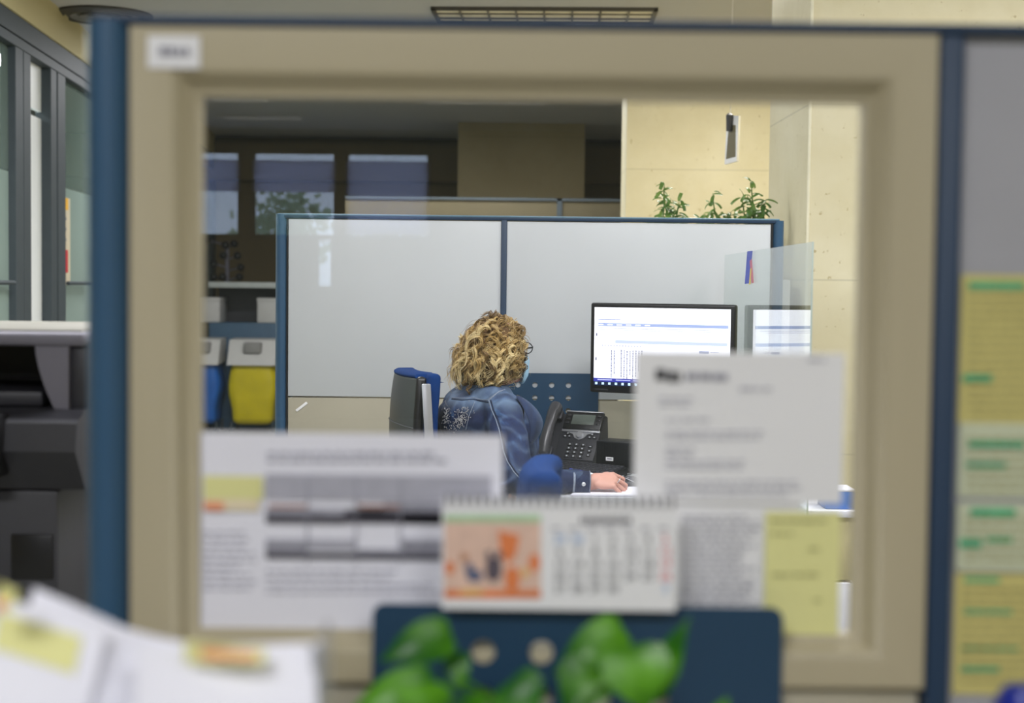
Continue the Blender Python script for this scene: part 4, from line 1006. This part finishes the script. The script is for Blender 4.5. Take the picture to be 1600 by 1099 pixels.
# collar: folded band round the neck
g = MB(); n = 22; vs = []
NC = Wp(.165, 0, 1.055)
for i in range(n + 1):
    a = R(-150 + 300 * i / n) + math.pi     # 0 is forward; gap in front
    d = fx * math.cos(a) + rx * math.sin(a)
    lean = 1 if math.cos(a) > 0 else 0
    c0 = NC + d * .062 + Vector((0, 0, .022)) + fx * (-.005); c1 = NC + d * .073 + Vector((0, 0, .026)); c2 = NC + d * .098 - Vector((0, 0, .014)); c3 = NC + d * .106 - Vector((0, 0, .034 + .012 * (i in (0, n)))) 
    cin = NC + d * .060 - Vector((0, 0, .03))
    vs += [cin, c0, c1, c2, c3]
fs = [(i * 5 + j, i * 5 + j + 1, (i + 1) * 5 + j + 1, (i + 1) * 5 + j) for i in range(n) for j in range(4)]
o = g.add(vs, fs).build('collar', md, woman); so = o.modifiers.new('t', 'SOLIDIFY'); so.thickness = .004; o.modifiers.new('u', 'SUBSURF').render_levels = 2
ca = o.data.attributes.new('fade', 'FLOAT', 'POINT')
for d_ in ca.data: d_.value = .42
# turned lapel at the open front
g = MB(); po = [(814, 620), (830, 630), (843, 644), (850, 659), (848, 672), (841, 684), (832, 694)]; pi_ = [(804, 618), (814, 632), (822, 648), (827, 662), (828, 674), (827, 684), (828, 694)]
vs = []
for a_, b_ in zip(po, pi_):
    A = P(*a_, 4.66); B = P(*b_, 4.60); vs += [B, B.lerp(A, .5) + Vector((0, -.012, .003)), A]
o = g.add(vs, [(i * 3 + j, i * 3 + j + 1, (i + 1) * 3 + j + 1, (i + 1) * 3 + j) for i in range(6) for j in range(2)]).build('lapel', md, woman)
so = o.modifiers.new('t', 'SOLIDIFY'); so.thickness = .006; so.offset = 0; o.modifiers.new('u', 'SUBSURF').render_levels = 2
ca = o.data.attributes.new('fade', 'FLOAT', 'POINT')
for i_, d_ in enumerate(ca.data): d_.value = .28 if i_ % 3 == 2 else .06
# cuff
def ringtube(a, b_, ra, rb, th=.004, n=26, sq=(1, 1)):
    a = Vector(a); b_ = Vector(b_); ax = (b_ - a).normalized(); u = Vector((0, 1, 0)); u = (u - ax * u.dot(ax)).normalized(); v = ax.cross(u)
    g = MB(); vs = []
    for c, r_ in ((a, ra - th), (a, ra), (b_, rb), (b_, rb - th)):
        for k in range(n):
            t_ = 2 * math.pi * k / n; vs.append(c + (u * math.cos(t_) * sq[0] + v * math.sin(t_) * sq[1]) * r_)
    fs = [((i % 4) * n + k, (i % 4) * n + (k + 1) % n, ((i + 1) % 4) * n + (k + 1) % n, ((i + 1) % 4) * n + k) for i in range(4) for k in range(n)]
    return g.add(vs, fs)
ca_, cb_ = EL[1].lerp(WR[1], .80), EL[1].lerp(WR[1], 1.03)
cu = ringtube(ca_, cb_, .0425, .041, sq=(1, .92)).build('cuff', md, woman)
ringtube(ca_ - (cb_ - ca_) * .06, ca_ + (cb_ - ca_) * .06, .0445, .0445, sq=(1, .92)).build('cuff_seam', m_seam, cu)
ringtube(cb_ - (cb_ - ca_) * .06, cb_ - (cb_ - ca_) * .02, .0422, .0420, sq=(1, .92)).build('cuff_seam', m_seam, cu)
q = P(912, 757, 4.405); MB().ell(q, (.0065, .003, .0065), 12, 8).build('button', mat('button_silver', (225, 228, 232), .25, .5), cu)
ringtube(EL[-1].lerp(WR[-1], .8), EL[-1].lerp(WR[-1], 1.03), .0425, .041).build('cuff', md, woman)
# face mask, straps and glasses
m_mask = mat('mask_blue', (150, 190, 215), .8, var=.05, vs=40)
g = MB(); vs = []; nu, nv = 12, 8
for k in range(nv + 1):
    for i in range(nu + 1):
        a = R(-68 + 136 * i / nu); s = k / nv; z = -.012 - .098 * s
        rad = .094 + .016 * math.sin(s * math.pi) * math.cos(a) + (.006 if s < .3 else 0) * math.cos(a) - .018 * max(0, s - .8) * 5 * .3
        vs.append(HC + hx * (.018 + rad * math.cos(a)) + hr * (rad * .80 * math.sin(a)) + Vector((0, 0, z + .002 * math.sin(k * 3.1))))
g.add(vs, [(k * (nu + 1) + i, k * (nu + 1) + i + 1, (k + 1) * (nu + 1) + i + 1, (k + 1) * (nu + 1) + i) for k in range(nv) for i in range(nu)])
o = g.build('face_mask', m_mask, woman); so = o.modifiers.new('t', 'SOLIDIFY'); so.thickness = .002
for s in (-1, 1):
    e0 = HC + hr * s * .078 - Vector((0, 0, .0)); MB().tube([HC + hx * .05 + hr * s * .072 - Vector((0, 0, .02)), e0 + Vector((0, 0, .02)), e0 - hx * .02 - Vector((0, 0, .02)), HC + hx * .05 + hr * s * .070 - Vector((0, 0, .09))], .0012, 5).build('ear_loop', m_white, o)
gl = MB()
for s in (-1, 1):
    c = HC + hx * .108 + hr * s * .034 + Vector((0, 0, .008)); gl.tube([c + hr * .027 * math.cos(a) + Vector((0, 0, .019 * math.sin(a))) for a in [i * math.pi / 8 for i in range(17)]], .0018, 6)
    gl.tube([c + hr * s * .027 + Vector((0, 0, .006)), HC + hx * .09 + hr * s * .078 + Vector((0, 0, .012)), HC - hx * .01 + hr * s * .084 + Vector((0, 0, .005))], .0028, 6)
gl.tube([HC + hx * .11 + hr * .008 + Vector((0, 0, .01)), HC + hx * .11 - hr * .008 + Vector((0, 0, .01))], .002, 6)
gl.build('glasses', m_black, woman)
# ring and pen in hand
q = P(963, 763, 4.405); tag(MB().tube([tipP + Vector((-.035, .012, .022)), tipP + Vector((.006, 0, -.002)), Vector((tipP.x + .035, tipP.y - .01, DT + .012))], [.0035, .0035, .001], 8).build('held_pen', mat('pen_silver', (215, 218, 225), .3, .3)), 'silver pen held in the writing hand', 'pen')
rg = wr + Vector((.083 + .010, -.012, .004)); g = MB(); d_ = Vector((.85, -.1, -.5)).normalized(); u_ = d_.orthogonal().normalized(); v_ = d_.cross(u_)
g.tube([rg + (u_ * math.cos(a) + v_ * math.sin(a)) * .0088 for a in [k * math.pi / 8 for k in range(17)]], .0013, 6); g.build('finger_ring', m_silver, woman)
# hair: many curled strands
mh = bpy.data.materials.new('curly_hair'); mh.use_nodes = True; N = mh.node_tree.nodes; L = mh.node_tree.links; bs = N['Principled BSDF']
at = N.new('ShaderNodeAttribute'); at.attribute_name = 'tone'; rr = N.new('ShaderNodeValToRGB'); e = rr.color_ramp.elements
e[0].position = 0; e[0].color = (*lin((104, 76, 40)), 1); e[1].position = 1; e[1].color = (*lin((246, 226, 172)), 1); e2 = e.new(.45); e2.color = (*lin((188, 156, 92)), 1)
L.new(at.outputs['Fac'], rr.inputs[0]); L.new(rr.outputs[0], bs.inputs['Base Color']); bs.inputs['Roughness'].default_value = .42; bs.inputs['Specular IOR Level'].default_value = .6
g = MB(); tone = []; r_ = random.Random(11)
HCn = HC - hx * .008
cap_ = MB()
def envelope(d):   # how far the hair stands off in direction d (unit), from the head centre
    f = d.dot(hx); u = d.z
    rad = .112 + .010 * max(0, -f) + .012 * u
    low = max(0, -u + .1); rad += .045 * low * max(0, .5 - f)
    rad += .012 * noise.noise(d * 2.6 + Vector((4, 2, 9)))
    rad += .034 * max(0, -d.x) * max(0, .3 - u)
    return rad
locks = 0
while locks < 275:
    d = Vector([r_.gauss(0, 1) for _ in range(3)]).normalized()
    f = d.dot(hx)
    if f > .62 and d.z < .72: continue                 # the face stays open
    if f > .45 and d.z < -.45: continue
    if d.z < -.92: continue
    dl = HF.inverted() @ d
    root = HCn + HF @ Vector((dl.x * .088, dl.y * .072, dl.z * .10))
    depth = r_.uniform(.62, 1.04) ** .6
    tdir = (d + Vector([r_.gauss(0, .14) for _ in range(3)])).normalized()
    endd = (tdir + Vector((-.12, 0, -r_.uniform(.35, 1.05))) + hx * r_.uniform(-.25, .05)).normalized()
    mid = HCn + tdir * envelope(tdir) * depth
    end = HCn + endd * envelope(endd) * depth * r_.uniform(.97, 1.15)
    if (end - HCn).dot(hx) > .105: end -= hx * ((end - HCn).dot(hx) - .10)
    n = 26; coil = r_.uniform(1.6, 3.4) * r_.choice((-1, 1)); amp = r_.uniform(.006, .013); ph_ = r_.uniform(0, 6.28)
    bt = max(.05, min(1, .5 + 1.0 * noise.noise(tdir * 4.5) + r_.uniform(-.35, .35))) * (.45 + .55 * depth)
    ax = (end - root).normalized(); u = ax.orthogonal().normalized(); v = ax.cross(u)
    stray = locks % 7 == 0
    for st in range(11 if not stray else 5):
        o1 = Vector([r_.gauss(0, .0030) for _ in range(3)]) * (2.6 if stray else 1); o2 = Vector([r_.gauss(0, .0042) for _ in range(3)]) * (3 if stray else 1)
        pj = r_.gauss(0, .28); aj = r_.uniform(.85, 1.2); th = r_.uniform(.0009, .0016) * (.55 if stray else 1); lj = r_.uniform(.85, 1.05)
        pts = []
        for k in range(n + 1):
            s = k / n * lj; p = root * (1 - s) ** 2 + mid * 2 * s * (1 - s) + end * s * s + (mid - (root + end) / 2) * (.9 * s * (1 - s))
            a = ph_ + pj + coil * 2 * math.pi * s; am = amp * aj * min(1, s * 4)
            pts.append(p + (u * math.cos(a) + v * math.sin(a)) * am + o1 * (1 - s) + o2 * s)
        g.tube(pts, [th * (1 - .7 * (k / n) ** 3) for k in range(n + 1)], 4, cap=False)
        b2_ = bt + r_.uniform(-.1, .1)
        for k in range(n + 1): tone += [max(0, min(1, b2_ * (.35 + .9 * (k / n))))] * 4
    locks += 1
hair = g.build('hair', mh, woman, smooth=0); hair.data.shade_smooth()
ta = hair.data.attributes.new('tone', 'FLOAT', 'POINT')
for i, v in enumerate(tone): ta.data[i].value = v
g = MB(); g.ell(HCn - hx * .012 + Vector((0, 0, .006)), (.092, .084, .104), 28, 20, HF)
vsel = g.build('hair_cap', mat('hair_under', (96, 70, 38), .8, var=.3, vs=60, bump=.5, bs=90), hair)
g = MB(); g.ell(HCn - hx * .045 + Vector((0, 0, -.05)), (.062, .082, .07), 24, 16, HF); g.build('hair_nape', mat('hair_under', (0, 0, 0)), hair)

# ------------------------------------------------------------------ things to the right of the desk
q0 = P(1300, 800, 4.6)
t = thing('side_cabinet', 'cream side cabinet with a white top at the right edge of the glass', 'cabinet', (P(1330, 800, 4.6).x, 4.75, 0), 0)
xx0, xx1 = P(1262, 800, 4.6).x, P(1340, 800, 4.6).x; zc = P(1320, 799, 4.6).z
MB().box(xx0, xx1, 4.6, 5.1, zc - .022, zc, .003).build('top', m_white, t); MB().box(xx0 + .01, xx1 - .005, 4.61, 5.1, P(1330, 908, 4.6).z, zc - .022, .003).build('body', m_cream, t)
MB().box(xx0 + .01, xx1 - .004, 4.605, 5.1, .0, P(1330, 912, 4.6).z, .003).build('plinth', m_white, t)
q1 = P(1337, 780, 4.63)
t = thing('blue_box', 'small blue box on the white-topped side cabinet', 'box', (q1.x - .05, 4.68, zc), 0)
MB().box(q1.x - .10, q1.x, 4.63, 4.75, zc, zc + .062, .006).build('body', mat('box_blue', (70, 120, 195), .5), t); MB().box(q1.x - .10, q1.x, 4.63, 4.75, zc + .058, zc + .066, .003).build('lid', m_white, t)
# hanging sign
D = 7.2
q = P(1143, 178, D)
t = thing('hanging_sign', 'small white-framed panel hanging on a cord before the stone wall', 'sign', (q.x, D, q.z), 0)
MB().tube([(q.x - .005, D, q.z - .02), (q.x - .005, D, CEIL)], .002, 5).build('cord', m_lgrey, t)
g = MB(); hh = P(1143, 178, D).z - P(1143, 254, D).z
def hs(a, b_, D2): return P(a, b_, D2)
fr_ = [(1136, 180, D), (1154, 181, D - .12), (1151, 252, D - .12), (1132, 257, D)]
pts = [P(*p) for p in fr_]; ce = sum(pts, Vector()) / 4
nv_ = (pts[1] - pts[0]).cross(pts[3] - pts[0]).normalized() * .012
inn = [ce + (p - ce) * k for p, k in zip(pts, (.6, .6, .8, .8))]
for i in range(4):
    k = (i + 1) % 4; g.prism([pts[i], pts[k], inn[k], inn[i]], nv_)
g.build('frame', mat('pure_white', (0, 0, 0)), t, smooth=0)
MB().prism(inn, nv_ * .6).build('panel', mat('sign_olive', (120, 112, 84), .6), t, smooth=0)
a = P(1140, 180, D - .06); b_ = P(1139, 205, D - .06); MB().tube([a + Vector((0, 0, .01)), a, b_], [.008, .018, .014], 12).build('hanger', m_dark, t)
# plants behind the partition
t = thing('filing_cabinet', 'cabinet behind the partition carrying the leafy plants', 'cabinet', (1.15, 6.3, 0), 0)
MB().box(.62, 1.17, 6.0, 6.55, 0, 1.45, .005).build('body', m_lgrey, t)
def bush(label, px, top, wd, seed, D, nst):
    q = P(px, 340, D); base = Vector((q.x, D, 1.45))
    t = thing('potted_plant', label, 'plant', tuple(base), 0)
    MB().lathe([(.05, 0), (.065, .1), (.07, .105), (.06, .105), (.0, .1)], base).build('pot', m_dwall, t)
    r_ = random.Random(seed); zt_ = P(px, top, D).z; st = MB(); lf = MB()
    for i in range(nst):
        h = (zt_ - base.z) * (1 if i == 0 else r_.uniform(.55, .88)); dx = (0 if i == 0 else r_.uniform(-wd, wd)); dy = r_.uniform(-.08, .08)
        pts = [base + Vector((dx * s * s + .015 * math.sin(5 * s + i), dy * s, .08 + (h - .08) * s)) for s in [k / 9 for k in range(10)]]
        st.tube(pts, [.003] * 9 + [.001], 5)
        for k in range(3, 10):
            for _ in range(3):
                p = pts[k] + Vector([r_.uniform(-.012, .012) for _ in range(3)]); d = Vector((r_.uniform(-1, 1), r_.uniform(-.7, .7), r_.uniform(-.9, .5))).normalized()
                leafmesh(lf, p, p + d * r_.uniform(.035, .06), .017, cup=.2, up=Vector((.1, -.5, .8)), n=5)
    st.build('stems', m_leaf2, t); lf.build('leaves', m_leaf2, t, smooth=60)
bush('leafy plant with a tall shoot, left one above the partition rail', 1040, 288, .09, 1, 6.28, 10)
bush('low spreading plant, middle one above the partition rail', 1122, 300, .10, 2, 6.32, 10)
bush('arching leafy plant against the pillar, right one above the rail', 1180, 286, .07, 5, 6.26, 9)

# ------------------------------------------------------------------ deep background, left
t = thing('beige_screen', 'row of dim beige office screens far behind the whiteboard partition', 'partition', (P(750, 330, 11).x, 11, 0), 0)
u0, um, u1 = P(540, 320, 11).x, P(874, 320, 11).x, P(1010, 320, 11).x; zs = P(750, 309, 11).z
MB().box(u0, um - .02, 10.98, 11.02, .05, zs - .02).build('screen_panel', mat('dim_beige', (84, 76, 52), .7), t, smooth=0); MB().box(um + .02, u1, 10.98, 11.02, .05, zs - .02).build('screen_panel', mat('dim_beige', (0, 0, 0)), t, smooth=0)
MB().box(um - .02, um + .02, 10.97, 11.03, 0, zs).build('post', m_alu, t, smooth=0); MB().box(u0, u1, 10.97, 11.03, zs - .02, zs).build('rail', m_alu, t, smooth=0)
DB = 13.6
def bx(px, py=500, D=DB): return P(px, py, D).x
def bz_(py, px=380, D=DB): return P(px, py, D).z
t = thing('storage_unit', 'dark shelving unit with a white top behind the recycling bins', 'shelf', (bx(370), DB + .3, 0), 0)
MB().box(bx(318), bx(440), DB + .25, DB + .75, 0, bz_(506), .004).build('blue_base', mat('dull_blue', (70, 100, 125), .6), t)
MB().box(bx(318), bx(440), DB + .70, DB + .75, bz_(506), bz_(448)).build('back', m_dark, t, smooth=0)
MB().box(bx(318), bx(440), DB + .2, DB + .75, bz_(450), bz_(441), .004).build('top', mat('unit_top', (190, 195, 190), .5), t)
MB().box(bx(318), bx(440), DB + .45, DB + .5, bz_(404), bz_(372), .004).build('upper_back', m_dark, t) if False else None
for lab, (p0, p1) in (('white box file on the left of the dark shelf', (300, 334)), ('white box file on the right of the dark shelf', (394, 428))):
    tt = thing('box_file', lab, 'box', (bx((p0 + p1) / 2), DB + .4, bz_(506)), 0)
    MB().box(bx(p0), bx(p1), DB + .27, DB + .6, bz_(505.5), bz_(470), .006).build('body', m_lgrey, tt)
    MB().box(bx(p0) - .004, bx(p1) + .004, DB + .265, DB + .605, bz_(472), bz_(466), .004).build('lid', m_lgrey, tt)
def bin_(label, p0, p1, colr, nm):
    t = thing('recycling_bin', label, 'bin', (bx((p0 + p1) / 2), DB, 0), 0)
    x0, x1 = bx(p0), bx(p1); z1, z2, zf = bz_(569), bz_(529), 0.0
    g = MB(); y0, y1 = DB - .2, DB + .18
    g.prism([(x0, y0 - .03, z1), (x0, y1, z1 + .02), (x0, y1, z2), (x0, y0 + .1, z2 - .01)], (x1 - x0, 0, 0)); lid = g.build('lid', m_lgrey, t)
    MB().box((x0 + x1) / 2 - .08, (x0 + x1) / 2 + .09, y0 + .0, y0 + .12, z2 - .14, z2 - .03, .02, 3).build('slot', mat('slot_grey', (140, 138, 134), .6), lid)
    b_ = MB(); n = 10; vs = []
    zb0, zb1 = .06, z1 + .01; r_ = random.Random(int(p0))
    for k in range(9):
        s = k / 8; z = zb0 + (zb1 - zb0) * s; ins = .02 + .02 * math.sin(s * 7); bul = .03 * math.sin((1 - s) * math.pi) + (-.05 if k == 0 else 0)
        for (cx, cy) in [((i + .5) / 6, 0) for i in range(6)] + [(1, (i + .5) / 5) for i in range(5)] + [((5.5 - i) / 6, 1) for i in range(6)] + [(0, (4.5 - i) / 5) for i in range(5)]:
            x = x0 + ins + (x1 - x0 - 2 * ins) * cx; y = y0 + .02 + (y1 - y0 - .04) * cy; c = Vector(((x0 + x1) / 2, (y0 + y1) / 2, z)); v = Vector((x, y, z)) - c
            vs.append(c + v * (1 + bul * 2.2 + r_.uniform(-.03, .03)))
    m_ = 22
    b_.add(vs, [(k * m_ + i, k * m_ + (i + 1) % m_, (k + 1) * m_ + (i + 1) % m_, (k + 1) * m_ + i) for k in range(8) for i in range(m_)] + [tuple(range(m_))])
    o = b_.build('bag', mat(nm, colr, .35, var=.1, vs=6, bump=.6, bs=9), t, smooth=80); o.modifiers.new('s', 'SUBSURF').render_levels = 1
    for (sx_, sy_) in ((x0 + .03, y0 + .04), (x1 - .03, y0 + .04), (x0 + .03, y1 - .04), (x1 - .03, y1 - .04)): MB().tube([(sx_, sy_, 0), (sx_, sy_, .1)], .015, 6).build('leg', m_alu, t)
bin_('grey-lidded bin with a yellow bag beside the blue partition post', 362, 436, (206, 188, 20), 'yellow_bag')
bin_('grey-lidded bin with a blue bag at the left edge of the glass', 292, 348, (25, 95, 175), 'blue_bag')
# coat stand
q = P(355, 378, 14.7)
t = thing('coat_stand', 'white coat stand with round black knobs above the far shelf', 'coat stand', (q.x, 14.7, 0), 0)
MB().tube([(q.x, 14.7, 0), (q.x, 14.7, q.z)], .02, 10).build('pole', m_grey, t); MB().lathe([(.22, 0), (.22, .02), (.03, .04)], (q.x, 14.7, 0)).build('base', m_lgrey, t)
for (a, b_) in ((324, 376), (352, 383), (366, 381), (349, 399), (371, 400), (334, 412), (376, 418), (334, 433), (348, 433), (374, 433)):
    p = P(a, b_, 14.6); k_ = MB().tube([(q.x, 14.7, p.z - .04), p], .008, 6).build('hook', m_grey, t); MB().ell(p, (.04, .04, .04), 12, 8).build('knob', m_black, k_)

# ------------------------------------------------------------------ copier, left
DQ = 2.6
def K(px, py, D=DQ): return P(px, py, D)
cx1 = K(133, 640).x; cx0 = cx1 - .62
t = thing('office_copier', 'large dark grey office copier standing at the left edge', 'copier', (cx1 - .3, DQ + .3, 0), 0)
zT = K(60, 519).z; zA = K(60, 541).z; zB = K(60, 640).z; zC = K(110, 765).z
MB().box(cx0, cx1 + .0, DQ, DQ + .6, zA, zT, .01, 3).build('scanner_lid', m_grey, t)
MB().box(cx0, cx1 - .012, DQ + .02, DQ + .58, zT - .006, zT + .004, .003).build('lid_top', mat('cream_plastic', (120, 118, 108), .6), t)
xs1 = K(104, 600).x
g = MB(); n = 8; poly = [(K(104, 541).x, DQ + .01, zA), (K(52, 541).x, DQ + .01, zA)]
for k in range(n + 1):
    s = k / n; p = K(52 + 30 * s ** 1.6, 541 + 99 * s); poly.append((p.x, DQ + .01, p.z))
poly.append((K(104, 640).x, DQ + .01, zB)); g.prism(poly, (0, .5, 0)); g.build('side_cheek', m_grey, t)
MB().box(K(104, 600).x, cx1 - .002, DQ + .02, DQ + .58, zB - .01, zA, .006).build('rear_column', m_dark, t)
MB().box(cx0, K(80, 600).x, DQ + .35, DQ + .58, zB, zA).build('output_recess', m_black, t)
MB().box(cx0 + .02, K(55, 620).x, DQ + .04, DQ + .34, zB + .002, zB + .03, .006).build('output_tray', m_dark, t)
g = MB(); g.prism([(cx0, DQ - .05, zB - .02), (cx0, DQ - .06, K(60, 700).z), (cx0, DQ, zC), (cx0, DQ + .58, zC), (cx0, DQ + .58, zB), (cx0, DQ, zB)], (cx1 - cx0, 0, 0)); g.build('engine_body', m_dark, t)
bx1 = K(91, 850).x
MB().box(cx0, bx1, DQ, DQ + .56, .05, zC - .003, .006).build('paper_body', m_dark, t)
MB().box(K(18, 860).x, K(84, 860).x, DQ - .006, DQ + .01, K(50, 905).z, K(50, 835).z, .003).build('recess', m_black, t)
for k in range(2): 
    dr = MB().box(cx0 + .01, bx1 - .01, DQ - .008, DQ, .1 + .28 * k, .36 + .28 * k, .004).build('drawer', m_dark, t); MB().box(cx0 + .2, bx1 - .2, DQ - .014, DQ - .008, .3 + .28 * k, .32 + .28 * k).build('handle', m_black, dr)
MB().box(cx0, K(22, 560).x, DQ - .10, DQ - .01, zB - .12, zB - .005, .01).build('control_panel', m_black, t)
for (x, y) in ((cx0 + .06, DQ + .06), (bx1 - .06, DQ + .06), (cx0 + .06, DQ + .5), (bx1 - .06, DQ + .5)): MB().lathe([(.025, 0), (.025, .05)], (x, y, 0)).build('castor', m_black, t)
# skirting
